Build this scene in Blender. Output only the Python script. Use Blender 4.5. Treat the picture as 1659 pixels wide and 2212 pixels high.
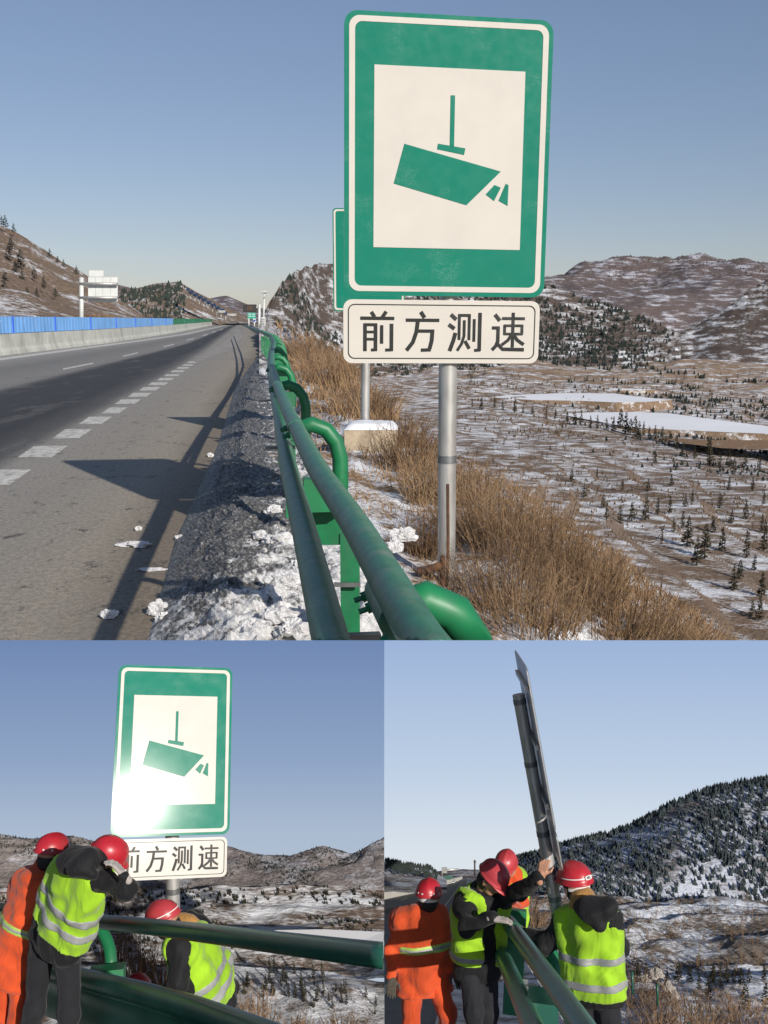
# Three roadside sets under one sky and one sun: a road with a speed-camera sign on the upper terrace, and, below its
# cut front edge, two lower sets where crews take the sign down.  All three stand at their own real distances.
import bpy, bmesh, math, random
import numpy as np
from mathutils import Vector, Matrix

R = math.radians
scene = bpy.context.scene
for o in list(bpy.data.objects): bpy.data.objects.remove(o)

# ------------------------------------------------------------------ camera
PITCH = R(10.9)
CAM = np.array([0.0, 0.0, 2.75])
F = 1000.0                       # focal length in pixels of the 768 px wide picture
cam_d = bpy.data.cameras.new("camera"); cam = bpy.data.objects.new("camera", cam_d)
scene.collection.objects.link(cam); scene.camera = cam
cam_d.sensor_fit = 'HORIZONTAL'; cam_d.sensor_width = 36.0; cam_d.lens = 36.0 * F / 768.0
cam_d.clip_start = 0.05; cam_d.clip_end = 9000
cam.location = Vector(CAM); cam.rotation_euler = (math.pi / 2 - PITCH, 0, 0)

# ------------------------------------------------------------------ sky, sun, exposure
SUN_AZ, SUN_EL = R(33), R(27)     # behind the camera, to its right
world = bpy.data.worlds.new("World"); scene.world = world; world.use_nodes = True
nt = world.node_tree; nt.nodes.clear()
sky = nt.nodes.new("ShaderNodeTexSky"); sky.sky_type = 'NISHITA'; sky.sun_disc = False
sky.sun_elevation = SUN_EL; sky.sun_rotation = math.pi - SUN_AZ
sky.altitude = 300; sky.air_density = 1.0; sky.dust_density = 0.45; sky.ozone_density = 2.6
bg = nt.nodes.new("ShaderNodeBackground"); bg.inputs[1].default_value = 0.116
wo = nt.nodes.new("ShaderNodeOutputWorld")
hs = nt.nodes.new('ShaderNodeHueSaturation'); hs.inputs['Saturation'].default_value = 1.06; nt.links.new(sky.outputs[0], hs.inputs['Color'])
tn = nt.nodes.new('ShaderNodeMix'); tn.data_type = 'RGBA'; tn.blend_type = 'MULTIPLY'; tn.inputs[0].default_value = 1; tn.inputs[7].default_value = (1.0, .94, 1.06, 1); nt.links.new(hs.outputs[0], tn.inputs[6])
gm = nt.nodes.new('ShaderNodeGamma'); gm.inputs[1].default_value = .72; nt.links.new(tn.outputs[2], gm.inputs[0]); nt.links.new(gm.outputs[0], bg.inputs[0]); nt.links.new(bg.outputs[0], wo.inputs[0])
sd = bpy.data.lights.new("sun", 'SUN'); sun = bpy.data.objects.new("sun", sd); scene.collection.objects.link(sun)
sd.energy = 4.2; sd.angle = R(0.55); sd.color = (1.0, 0.93, 0.83)
to_sun = Vector((math.sin(SUN_AZ) * math.cos(SUN_EL), -math.cos(SUN_AZ) * math.cos(SUN_EL), math.sin(SUN_EL)))
sun.rotation_euler = to_sun.to_track_quat('Z', 'Y').to_euler(); sun.location = (20, -30, 40)
scene.view_settings.view_transform = 'Standard'; scene.view_settings.look = 'None'
scene.view_settings.exposure = 0.22; scene.view_settings.gamma = 1.0

# ------------------------------------------------------------------ measuring helpers (1659 x 2212 survey grid)
K = 768.0 / 1659.0
RIGHT = np.array([1.0, 0, 0]); FWD = np.array([0, math.cos(PITCH), -math.sin(PITCH)]); UP = np.array([0, math.sin(PITCH), math.cos(PITCH)])
def ray(x, y):
    return FWD + RIGHT * ((x * K - 384) / F) + UP * ((512 - y * K) / F)
def W(x, y, d): return CAM + ray(x, y) * d                       # point at distance d
def G(x, y, z=0.0):                                              # point on the level z
    r = ray(x, y); return CAM + r * ((z - CAM[2]) / r[2])
def lerp(a, b, t): return a + (b - a) * t
def interp(tab, v): return float(np.interp(v, [t[0] for t in tab], [t[1] for t in tab]))
A_SEAM = PITCH + math.atan((640.3 - 512) / F)
SEAM_N = Vector((0, math.sin(A_SEAM), math.cos(A_SEAM)))         # front edge plane of the upper terrace
CAMV = Vector(CAM)

rng = random.Random(7); nrng = np.random.default_rng(11)
def vnoise(x, y, seed=0):
    xi = np.floor(x).astype(np.int64); yi = np.floor(y).astype(np.int64); xf = x - xi; yf = y - yi
    def h(a, b):
        n = (a * 374761393 + b * 668265263 + seed * 982451653) & 0x7fffffff
        n = ((n ^ (n >> 13)) * 1274126177) & 0x7fffffff
        return ((n ^ (n >> 16)) & 0xffff) / 65535.0
    u = xf * xf * (3 - 2 * xf); v = yf * yf * (3 - 2 * yf)
    return (h(xi, yi) * (1 - u) + h(xi + 1, yi) * u) * (1 - v) + (h(xi, yi + 1) * (1 - u) + h(xi + 1, yi + 1) * u) * v - 0.5
def fbm(x, y, o=4, seed=0):
    x = np.asarray(x, float); y = np.asarray(y, float); s = 0 * x; a = 1.0; f = 1.0
    for i in range(o): s = s + a * vnoise(x * f, y * f, seed + i); a *= .5; f *= 2.03
    return s

# ------------------------------------------------------------------ object helpers
COL = scene.collection
def tag(o, label=None, cat=None, group=None, kind=None):
    if label: o["label"] = label
    if cat: o["category"] = cat
    if group: o["group"] = group
    if kind: o["kind"] = kind
    return o
def empty(name, loc, label, cat, group=None):
    o = bpy.data.objects.new(name, None); COL.objects.link(o); o.location = Vector(loc); o.empty_display_size = .2
    return tag(o, label, cat, group)
def link(name, me, mat=None, parent=None, mats=None):
    o = bpy.data.objects.new(name, me); COL.objects.link(o)
    if mats:
        for m in mats: me.materials.append(m)
    elif mat is not None: me.materials.append(mat)
    if parent is not None:
        o.parent = parent; off = Vector(parent.location)
        p = parent.parent
        while p is not None: off = off + Vector(p.location); p = p.parent
        o.location = -off
    return o
def smooth(me, on=True):
    me.polygons.foreach_set("use_smooth", [on] * len(me.polygons)); me.update()
class MB:
    """collects shapes in world space, then becomes ONE mesh object"""
    def __init__(s): s.v = []; s.f = []; s.m = []
    def add(s, v, f, mi=0):
        b = len(s.v); s.v += [tuple(map(float, p)) for p in v]; s.f += [tuple(i + b for i in q) for q in f]; s.m += [mi] * len(f); return s
    def box(s, c, ax, ay, az, mi=0):      # centre and three half-axis vectors
        c, ax, ay, az = map(np.asarray, (c, ax, ay, az))
        v = [c + i * ax + j * ay + k * az for k in (-1, 1) for j in (-1, 1) for i in (-1, 1)]
        return s.add(v, [(0, 2, 3, 1), (4, 5, 7, 6), (0, 1, 5, 4), (2, 6, 7, 3), (0, 4, 6, 2), (1, 3, 7, 5)], mi)
    def tube(s, pts, r, n=16, cap=True, mi=0, flat=1.0, up=None):
        pts = [np.asarray(p, float) for p in pts]; m = len(pts)
        rs = r if hasattr(r, '__len__') else [r] * m
        prev = None; V = []
        for i, p in enumerate(pts):
            t = pts[min(i + 1, m - 1)] - pts[max(i - 1, 0)]; t = t / (np.linalg.norm(t) + 1e-12)
            if prev is None:
                a = np.array([0, 0, 1.0]) if up is None else np.asarray(up, float)
                if abs(t @ a) > .95: a = np.array([1.0, 0, 0])
            else: a = prev
            b = a - t * (a @ t); b = b / (np.linalg.norm(b) + 1e-12); prev = b; c = np.cross(t, b)
            for k in range(n):
                w = 2 * math.pi * k / n; V.append(p + rs[i] * (math.cos(w) * b * flat + math.sin(w) * c))
        Q = [(i * n + k, i * n + (k + 1) % n, (i + 1) * n + (k + 1) % n, (i + 1) * n + k) for i in range(m - 1) for k in range(n)]
        if cap: Q += [tuple(range(n))[::-1], tuple((m - 1) * n + k for k in range(n))]
        return s.add(V, Q, mi)
    def prism(s, poly, o, ux, uy, un, z0, z1, mi=0):   # 2-D outline pushed out along un
        o, ux, uy, un = map(np.asarray, (o, ux, uy, un)); n = len(poly)
        V = [o + ux * x + uy * y + un * z0 for x, y in poly] + [o + ux * x + uy * y + un * z1 for x, y in poly]
        return s.add(V, [tuple(range(n))[::-1], tuple(range(n, 2 * n))] + [(i, (i + 1) % n, n + (i + 1) % n, n + i) for i in range(n)], mi)
    def build(s, name, mat=None, parent=None, sm=False, mats=None):
        me = bpy.data.meshes.new(name); me.from_pydata(s.v, [], s.f)
        if mats: me.polygons.foreach_set("material_index", s.m)
        if sm == 'auto':
            smooth(me); 
            bm = bmesh.new(); bm.from_mesh(me)
            for e in bm.edges:
                if len(e.link_faces) == 2 and e.calc_face_angle(0) > R(38): e.smooth = False
            bm.to_mesh(me); bm.free()
        elif sm: smooth(me)
        me.update(); return link(name, me, mat, parent, mats)
def clip(o, co, no, fill=True):
    """cut the mesh by a plane and keep the side the normal points to"""
    off = Vector((0, 0, 0)); q = o
    while q is not None: off = off + Vector(q.location); q = q.parent
    bm = bmesh.new(); bm.from_mesh(o.data)
    r = bmesh.ops.bisect_plane(bm, geom=bm.verts[:] + bm.edges[:] + bm.faces[:], plane_co=Vector(co) - off, plane_no=Vector(no), clear_inner=True, dist=1e-5)
    if fill:
        es = [g for g in r['geom_cut'] if isinstance(g, bmesh.types.BMEdge)]
        if es:
            try: bmesh.ops.edgeloop_fill(bm, edges=es)
            except Exception: pass
    bm.to_mesh(o.data); bm.free(); o.data.update(); return o
def clip_top(o, fill=True): return clip(o, CAMV, SEAM_N, fill)
def clip_left(o, fill=True): return clip(o, (-.004, 0, 0), (-1, 0, 0), fill)
def clip_right(o, fill=True): return clip(o, (.004, 0, 0), (1, 0, 0), fill)
def rrect(w, h, r, n=6):
    P = []
    for cx, cy, a0 in ((w / 2 - r, h / 2 - r, 0), (-w / 2 + r, h / 2 - r, 90), (-w / 2 + r, -h / 2 + r, 180), (w / 2 - r, -h / 2 + r, 270)):
        for i in range(n + 1):
            a = R(a0 + 90 * i / n); P.append((cx + r * math.cos(a), cy + r * math.sin(a)))
    return P
def unit(v): v = np.asarray(v, float); return v / np.linalg.norm(v)
def copy_tree(o, parent=None):
    c = o.copy(); COL.objects.link(c)
    if parent is not None: c.parent = parent
    for ch in list(o.children): copy_tree(ch, c)
    return c

# ------------------------------------------------------------------ materials
MATS = {}
class NT:
    def __init__(s, name):
        s.mat = bpy.data.materials.new(name); s.mat.use_nodes = True; s.t = s.mat.node_tree
        s.b = s.t.nodes["Principled BSDF"]; s.co = None
    def n(s, typ, **kw):
        x = s.t.nodes.new(typ)
        for k, v in kw.items(): setattr(x, k, v)
        return x
    def l(s, a, b): s.t.links.new(a, b)
    def coord(s, scale=(1, 1, 1), kind="Object"):
        if s.co is None: s.co = s.n("ShaderNodeTexCoord")
        m = s.n("ShaderNodeMapping"); m.inputs["Scale"].default_value = scale; s.l(s.co.outputs[kind], m.inputs[0]); return m.outputs[0]
    def noise(s, scale=5, detail=4, stretch=(1, 1, 1), rough=.55, kind="Object", dist=0):
        t = s.n("ShaderNodeTexNoise"); t.inputs["Scale"].default_value = scale; t.inputs["Detail"].default_value = detail
        t.inputs["Roughness"].default_value = rough; t.inputs["Distortion"].default_value = dist
        s.l(s.coord(stretch, kind), t.inputs["Vector"]); return t.outputs[0]
    def ramp(s, fac, stops, mode='LINEAR'):
        r = s.n("ShaderNodeValToRGB"); e = r.color_ramp.elements; r.color_ramp.interpolation = mode
        while len(e) < len(stops): e.new(.5)
        for i, (p, c) in enumerate(stops):
            e[i].position = p; e[i].color = (*c, 1) if hasattr(c, '__len__') else (c, c, c, 1)
        s.l(fac, r.inputs[0]); return r.outputs[0]
    def mix(s, fac, a, b, mode='MIX'):
        m = s.n("ShaderNodeMix", data_type='RGBA', blend_type=mode)
        for inp, v in ((m.inputs[0], fac), (m.inputs[6], a), (m.inputs[7], b)):
            if hasattr(v, 'is_linked'): s.l(v, inp)
            elif hasattr(v, '__len__'): inp.default_value = (*v, 1)
            else: inp.default_value = v
        return m.outputs[2]
    def math(s, op, a, b=0.0, clamp=False):
        m = s.n("ShaderNodeMath", operation=op); m.use_clamp = clamp
        for inp, v in ((m.inputs[0], a), (m.inputs[1], b)):
            if hasattr(v, 'is_linked'): s.l(v, inp)
            else: inp.default_value = v
        return m.outputs[0]
    def bump(s, h, strength=.3, dist=.02, prev=None):
        b = s.n("ShaderNodeBump"); b.inputs["Strength"].default_value = strength; b.inputs["Distance"].default_value = dist
        s.l(h, b.inputs["Height"])
        if prev is not None: s.l(prev, b.inputs["Normal"])
        s.l(b.outputs[0], s.b.inputs["Normal"]); return b.outputs[0]
    def base(s, c):
        if hasattr(c, 'is_linked'): s.l(c, s.b.inputs["Base Color"])
        else: s.b.inputs["Base Color"].default_value = (*c, 1)
    def set(s, **kw):
        for k, v in kw.items():
            i = s.b.inputs[k]
            if hasattr(v, 'is_linked'): s.l(v, i)
            else: i.default_value = v
def paint(name, c, rough=.45, metal=0.0, var=.12, scale=6, bump=.05, dirt=None, dirt_amt=.5, bd=.004, spec=.5, detail=5, stretch=(1, 1, 1)):
    if name in MATS: return MATS[name]
    t = NT(name); n = t.noise(scale, detail, stretch)
    lo = tuple(x * (1 - var) for x in c); hi = tuple(min(1, x * (1 + var)) for x in c)
    col = t.ramp(n, [(.3, lo), (.7, hi)])
    if dirt is not None:
        d = t.noise(scale * .6, 7, (stretch[0], stretch[1], stretch[2] * .6), .7)
        col = t.mix(t.ramp(d, [(1 - dirt_amt - .12, 0.0), (1 - dirt_amt + .12, 1.0)]), col, dirt)
    t.base(col); t.set(Roughness=rough, Metallic=metal)
    t.b.inputs["Specular IOR Level"].default_value = spec
    if bump: t.bump(t.noise(scale * 6, 4), bump, bd)
    MATS[name] = t.mat; return t.mat
def cloth(name, c, rough=.85, wr=.5, scale=9, sheen=.2, var=.12):
    if name in MATS: return MATS[name]
    t = NT(name); n = t.noise(3.5, 4)
    t.base(t.ramp(n, [(.3, tuple(x * (1 - var) for x in c)), (.7, tuple(min(1, x * (1 + var)) for x in c))]))
    t.set(Roughness=rough); t.b.inputs["Sheen Weight"].default_value = sheen; t.b.inputs["Specular IOR Level"].default_value = .25
    b = t.bump(t.noise(scale, 2, (1, 1, .45), .5, dist=1.2), wr, .03); t.bump(t.noise(240, 1), .12, .002, b)
    MATS[name] = t.mat; return t.mat
def ground(name, snow=.5, scale=1.0, soils=((.10, .065, .04), (.22, .15, .09)), stretch=(1, 1, 1), dark=(.03, .032, .03), dark_amt=.0,
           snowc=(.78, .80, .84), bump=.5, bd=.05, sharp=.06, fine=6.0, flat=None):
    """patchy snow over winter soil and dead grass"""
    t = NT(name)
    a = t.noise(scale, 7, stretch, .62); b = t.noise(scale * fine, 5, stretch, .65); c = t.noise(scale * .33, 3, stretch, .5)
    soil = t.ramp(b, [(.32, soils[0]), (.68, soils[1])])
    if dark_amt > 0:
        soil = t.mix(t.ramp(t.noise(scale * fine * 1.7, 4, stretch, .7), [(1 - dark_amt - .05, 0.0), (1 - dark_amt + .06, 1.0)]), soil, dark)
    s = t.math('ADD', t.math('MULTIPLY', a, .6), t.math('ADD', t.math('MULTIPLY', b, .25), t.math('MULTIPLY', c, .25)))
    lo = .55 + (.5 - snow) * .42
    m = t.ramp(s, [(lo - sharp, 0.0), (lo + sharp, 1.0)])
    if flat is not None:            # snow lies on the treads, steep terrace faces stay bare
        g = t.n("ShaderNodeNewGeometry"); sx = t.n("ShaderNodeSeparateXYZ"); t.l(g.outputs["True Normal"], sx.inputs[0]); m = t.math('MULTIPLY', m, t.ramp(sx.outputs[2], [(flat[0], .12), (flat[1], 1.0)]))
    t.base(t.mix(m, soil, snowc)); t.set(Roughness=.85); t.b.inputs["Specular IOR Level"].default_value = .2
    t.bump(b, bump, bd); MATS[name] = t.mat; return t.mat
# ================================================================== UPPER TERRACE: the road and the standing sign
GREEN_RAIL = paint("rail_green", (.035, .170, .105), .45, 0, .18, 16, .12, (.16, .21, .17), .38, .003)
GREEN_POST = paint("post_green", (.010, .17, .065), .45, 0, .2, 5, .1, (.04, .13, .08), .40, .003)
def asphalt():
    t = NT("asphalt"); uv = t.n("ShaderNodeUVMap"); sx = t.n("ShaderNodeSeparateXYZ"); t.l(uv.outputs[0], sx.inputs[0])
    x = t.math('ADD', sx.outputs[0], t.math('MULTIPLY', t.math('SUBTRACT', t.noise(.25, 3), .5), .035))
    # lane by lane: pale worn lane, dark resurfaced lane, brown grit-covered shoulder
    col = t.ramp(x, [(0, (.22, .215, .205)), (.12, (.20, .195, .185)), (.22, (.13, .128, .122)), (.31, (.165, .16, .152)), (.40, (.15, .146, .138)), (.46, (.027, .027, .029)),
                     (.62, (.023, .023, .025)), (.68, (.075, .073, .070)), (.745, (.20, .19, .174)), (.85, (.20, .186, .164)), (.94, (.225, .20, .165)), (1, (.15, .125, .095))])
    g = t.noise(70, 3); col = t.mix(.55, col, t.ramp(g, [(.35, (.35, .345, .33)), (.65, (1, .98, .95))]), 'OVERLAY')
    q = t.noise(16, 5, (1, .8, 1), .75); col = t.mix(.5, col, t.ramp(q, [(.38, (.30, .30, .30)), (.64, (.92, .91, .88))]), 'OVERLAY')
    w = t.noise(.8, 6, (1, .25, 1), .7); col = t.mix(t.ramp(w, [(.55, 0.0), (.75, .55)]), col, (.22, .21, .19))
    k = t.noise(2.6, 8, (1, .6, 1), .78); col = t.mix(t.ramp(k, [(.575, 0.0), (.64, .8)]), col, (.028, .026, .024))
    v = t.n("ShaderNodeTexVoronoi", feature='DISTANCE_TO_EDGE'); v.inputs["Scale"].default_value = .42; dn = t.n("ShaderNodeTexNoise"); dn.inputs["Scale"].default_value = 1.3; dn.inputs["Detail"].default_value = 5; t.l(t.coord(), dn.inputs["Vector"])
    vm = t.n("ShaderNodeVectorMath", operation='ADD'); t.l(t.coord((1, .5, 1)), vm.inputs[0]); t.l(dn.outputs["Color"], vm.inputs[1]); t.l(vm.outputs[0], v.inputs["Vector"])
    ck = t.math('MULTIPLY', t.ramp(v.outputs["Distance"], [(.004, 1.0), (.012, 0.0)]), t.ramp(t.noise(.5, 3), [(.55, 0.0), (.64, .7)])); col = t.mix(ck, col, (.025, .023, .021))
    t.base(col); t.set(Roughness=.82); t.bump(g, .35, .008); return t.mat
ASPHALT = asphalt()
LINE = paint("line_paint", (.60, .58, .53), .7, 0, .2, 8, .2, (.13, .12, .11), .42, .003)
SPINE = [697, 699, 702, 706, 711, 717, 724, 732, 742, 755, 770, 790, 815, 845, 880, 925, 980, 1050, 1130, 1230, 1400]
F0 = [(692, 513), (719.7, 366), (741.6, 220), (767, 0), (1400, -5480)]
F1 = [(698, 510), (725, 385), (776, 0), (1400, -4710)]
F2 = [(698, 515), (714, 470), (735, 400), (763, 295), (797, 135), (1400, -2700)]
F3 = [(700, 512), (703, 500), (745, 400), (795, 200), (845, 0), (1400, -2220)]
F4 = [(700, 516), (703, 505), (755, 430), (800, 350), (880, 200), (985, 0), (1400, -790)]
F5 = [(700, 519), (755, 455), (773, 432), (802, 385), (829, 345), (853, 303), (886, 245), (908, 205), (937, 155), (975, 90), (1030, 0), (1400, -640)]
F6 = [(697, 527), (709, 535), (725, 560), (743.6, 571), (780, 549), (833, 509), (960, 470), (1075, 420), (1170, 375), (1400, 312)]
def road():
    b = MB(); us = [-.02, .1, .3, .44, .66, .76, 1.0]; uv = []; V = []; fr = [F0, F1, F2, F3, F4, F5, F6]; lat = []
    for y in SPINE:
        xs = [interp(f, y) for f in fr]
        row = []
        for i in range(6):
            for s in (0, .5): row.append((lerp(xs[i], xs[i + 1], s), lerp(us[i], us[i + 1], s)))
        row.append((xs[6] + 10, 1.02)); lat = len(row)
        for x, u in row: V.append(G(x, y)); uv.append((u, 0))
    n = len(SPINE); Q = [(i * lat + k, (i + 1) * lat + k, (i + 1) * lat + k + 1, i * lat + k + 1) for i in range(n - 1) for k in range(lat - 1)]
    me = bpy.data.meshes.new("road"); me.from_pydata([tuple(p) for p in V], [], Q); l = me.uv_layers.new(name="UVMap")
    for lp in me.loops: l.data[lp.index].uv = uv[lp.vertex_index]
    o = link("road", me, ASPHALT); tag(o, "grey asphalt expressway running away beside the guardrail", kind="structure"); return clip_top(o, False)
ROAD = road()
def strip(name, left, right, z=.006, mat=LINE, parent=ROAD):      # a painted quad strip between two traced edges
    b = MB(); V = [G(x, y, z) for x, y in left] + [G(x, y, z) for x, y in right]; n = len(left)
    b.add(V, [(i, i + 1, n + i + 1, n + i) for i in range(n - 1)]); o = b.build(name, mat, parent); return clip_top(o, False)
ys = [700, 705, 712, 722, 735, 750, 775, 790]
strip("edge_line", [(interp(F1, y) - (y - 690) * .22, y) for y in ys], [(interp(F1, y) + (y - 690) * .22, y) for y in ys])
for (xa, ya, xb, yb) in ((135, 797.5, 200, 784.5), (265, 769.5, 297, 762), (352, 749, 375, 743.5), (402, 735, 418, 731), (437, 725.5, 447, 722), (458, 718.5, 465, 716), (474, 713, 480, 711)):
    t = (ya - 690) * .012
    strip("lane_dash", [(xa, ya - t), (xb, yb - t)], [(xa + 2, ya + t), (xb + 2, yb + t)])
for (x0, x1, y0, y1) in ((-75, 68, 1014, 1047), (38, 147, 963, 988), (113, 199, 927, 947), (170, 242, 900, 916), (219, 275, 880, 893), (248, 305, 862.5, 872.5), (276, 328, 848.5, 857),
                         (300, 347, 836, 843.5), (320, 364, 826, 832), (339, 377, 816.5, 821.5), (354, 389, 808.5, 812.5), (368, 400, 800, 804), (381, 410, 793, 796.5), (393, 419, 787, 790), (404, 428, 781, 784)):
    s = (y1 - y0) * 1.9
    strip("rumble_mark", [(x0 + s * .75, y0), (x1, y0)], [(x0, y1), (x1 - s * .75, y1)])
GORE = paint("gore_concrete", (.30, .28, .25), .8, 0, .2, .6, .2, (.2, .18, .16), .4)
go = [(498, 733), (440, 770), (405, 795), (470, 762), (508, 747), (526, 735), (528, 726), (522, 718), (513, 711), (508, 716)]
b = MB(); b.add([G(x, y, .007) for x, y in [(510, 712), (500, 728), (470, 748), (420, 782)]] + [G(x, y, .007) for x, y in [(517, 712), (527, 726), (505, 748), (425, 783)]], [(0, 1, 5, 4), (1, 2, 6, 5), (2, 3, 7, 6)])
b.build("gore_patch", GORE, ROAD)
strip("gore_line", [(519, 712), (527, 720), (530, 729), (520, 741), (495, 754), (420, 785)], [(521, 711.6), (530, 719), (533, 729), (524, 742.5), (497, 756), (420, 787)], .011, GORE)

# ---- dirty snow bank along the pavement edge
def snow_dirty():
    t = NT("dirty_snow"); sx = t.n("ShaderNodeSeparateXYZ"); uv = t.n("ShaderNodeUVMap"); t.l(uv.outputs[0], sx.inputs[0])
    a = t.noise(5, 8, (1, .7, 1), .75); f = t.noise(26, 8, (1, .8, 1), .8)
    clean = t.ramp(f, [(.3, (.42, .40, .37)), (.58, (.86, .86, .87))]); dirt = t.ramp(f, [(.38, (.035, .033, .031)), (.52, (.12, .118, .115)), (.64, (.50, .51, .53))])
    # grime sits on the road side, clean blocks by the rail and near the camera
    k = t.math('ADD', sx.outputs[0], t.math('MULTIPLY', t.math('SUBTRACT', a, .5), 3.2))
    k = t.math('ADD', k, t.math('MULTIPLY', sx.outputs[1], .8))
    t.base(t.mix(t.ramp(k, [(.74, 0.0), (1.08, 1.0)]), dirt, clean)); t.set(Roughness=.6)
    b = t.bump(a, .5, .06); t.bump(f, .9, .03, b); return t.mat
RR = [(700, 535), (712, 575), (722, 592), (745, 600), (780, 590), (830, 594), (900, 622), (1000, 672), (1200, 775), (1400, 905)]
def snow_bank():
    rows = list(np.linspace(700, 800, 20)) + list(np.linspace(804, 1400, 300)); nl = 64; V = []; uv = []
    S_ = []; NR = []
    for y in rows:
        xa, xb = interp(F6, y), interp(RR, y)
        for k in range(nl):
            q = k / (nl - 1); zz = .34 * min(1, q / .30) ** .8 * (1 - .25 * max(0, q - .5)); V.append(G(lerp(xa, xb, q), y, zz)); S_.append(q); NR.append(max(0, (y - 1120) / 260))
    V = np.array(V); S_ = np.array(S_); NR = np.array(NR); X, Y = V[:, 0], V[:, 1]
    dz = .08 * fbm(X * 1.6, Y, 5, 3) + .07 * fbm(X * 7, Y * 4, 6, 8) + .05 * fbm(X * 24, Y * 18, 3, 9) + .15 * fbm(X * 3.5, Y * 3, 4, 12) * (.2 + 1.3 * NR * np.minimum(1, S_ * 1.6))
    V[:, 2] = np.where(S_ == 0, -.01, np.maximum(V[:, 2] + dz * np.minimum(1, S_ * 6), -.01)); uv = list(zip(S_.tolist(), np.minimum(1, NR).tolist())); V = V.tolist()
    n = len(rows); Q = [(i * nl + k, (i + 1) * nl + k, (i + 1) * nl + k + 1, i * nl + k + 1) for i in range(n - 1) for k in range(nl - 1)]
    me = bpy.data.meshes.new("snow_bank"); me.from_pydata(V, [], Q); l = me.uv_layers.new(name="UVMap")
    for lp in me.loops: l.data[lp.index].uv = uv[lp.vertex_index]
    o = link("snow_bank", me, snow_dirty()); tag(o, "dirty ridge of ploughed snow along the asphalt edge", kind="structure"); return clip_top(o, False)
snow_bank()

# ---- terrain sheets built from surveyed columns: (column, [(row, distance), ...])
def sheet(name, cols, nc, nr, mat, amp=.01, nscale=1.0, label=None, seed=0, terr=0.0, kind="structure", clipf=None, amp2=0):
    xs = np.array([c[0] for c in cols], float); m = len(cols[0][1])
    cy = np.array([[p[0] for p in c[1]] for c in cols], float); cd = np.log(np.array([[p[1] for p in c[1]] for c in cols], float))
    X = np.linspace(xs[0], xs[-1], nc); T = np.linspace(0, m - 1, nr)
    yy = np.array([[np.interp(x, xs, cy[:, j]) for j in range(m)] for x in X]); dd = np.array([[np.interp(x, xs, cd[:, j]) for j in range(m)] for x in X])
    P = np.zeros((nc, nr, 3))
    for i in range(nc):
        yr = np.interp(T, range(m), yy[i]); dr = np.exp(np.interp(T, range(m), dd[i]))
        for j in range(nr): P[i, j] = W(X[i], yr[j], dr[j])
    D = np.linalg.norm(P - CAM, axis=2); s = nscale / np.median(D)
    nz = fbm(P[..., 0] * s * 9, P[..., 1] * s * 9, 6, seed) * amp * D
    if amp2: nz += fbm(P[..., 0] * s * 90, P[..., 1] * s * 90, 3, seed + 5) * amp2 * D
    if terr:
        q = P[..., 2] / (terr * np.median(D)) + 1.3 * fbm(P[..., 0] * s * 5, P[..., 1] * s * 5, 3, seed + 9); fr = q - np.floor(q)
        nz += (np.clip((fr - .75) / .25, 0, 1) - fr) * terr * np.median(D) * .8
    edge = np.ones(nr); P[..., 2] += nz * edge
    V = P.reshape(-1, 3); Q = [(i * nr + j, (i + 1) * nr + j, (i + 1) * nr + j + 1, i * nr + j + 1) for i in range(nc - 1) for j in range(nr - 1)]
    me = bpy.data.meshes.new(name); me.from_pydata([tuple(p) for p in V], [], Q); smooth(me)
    o = link(name, me, mat); tag(o, label, kind=kind)
    if clipf: clipf(o, False)
    def at(x, t):        # surface point under a survey column, t along its rows
        i = (x - xs[0]) / (xs[-1] - xs[0]) * (nc - 1); j = t * (nr - 1)
        i = min(max(i, 0), nc - 1.001); j = min(max(j, 0), nr - 1.001); a, bq = int(i), int(j); u, v = i - a, j - bq
        return (P[a, bq] * (1 - u) + P[a + 1, bq] * u) * (1 - v) + (P[a, bq + 1] * (1 - u) + P[a + 1, bq + 1] * u) * v
    return o, at
TAN = ((.16, .10, .055), (.38, .25, .14)); BROWN = ((.11, .077, .055), (.29, .205, .14)); RED = ((.10, .07, .055), (.22, .16, .125))
M_SHOULDER = ground("shoulder_ground", .50, 1.6, TAN, (1, 1, 1), bump=.9, bd=.06, fine=8)
M_VALLEY = ground("valley_ground", .43, .5, BROWN, (.5, .9, 1.6), (.05, .045, .04), .35, bump=.7, bd=.5, fine=9, flat=(.93, .985))
M_WOOD = ground("wooded_slope", .36, .16, ((.07, .055, .048), (.16, .12, .10)), (.7, .7, 2.2), (.04, .042, .042), .42, bump=.8, bd=1.0, fine=9)
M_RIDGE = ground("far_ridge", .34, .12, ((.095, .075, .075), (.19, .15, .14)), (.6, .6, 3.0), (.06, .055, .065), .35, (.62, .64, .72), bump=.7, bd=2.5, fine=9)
M_ROCK = ground("rocky_slope", .30, .12, ((.12, .085, .06), (.30, .22, .16)), (1, 1, 1), (.05, .045, .04), .3, bump=.9, bd=1.2, fine=8)
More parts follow.
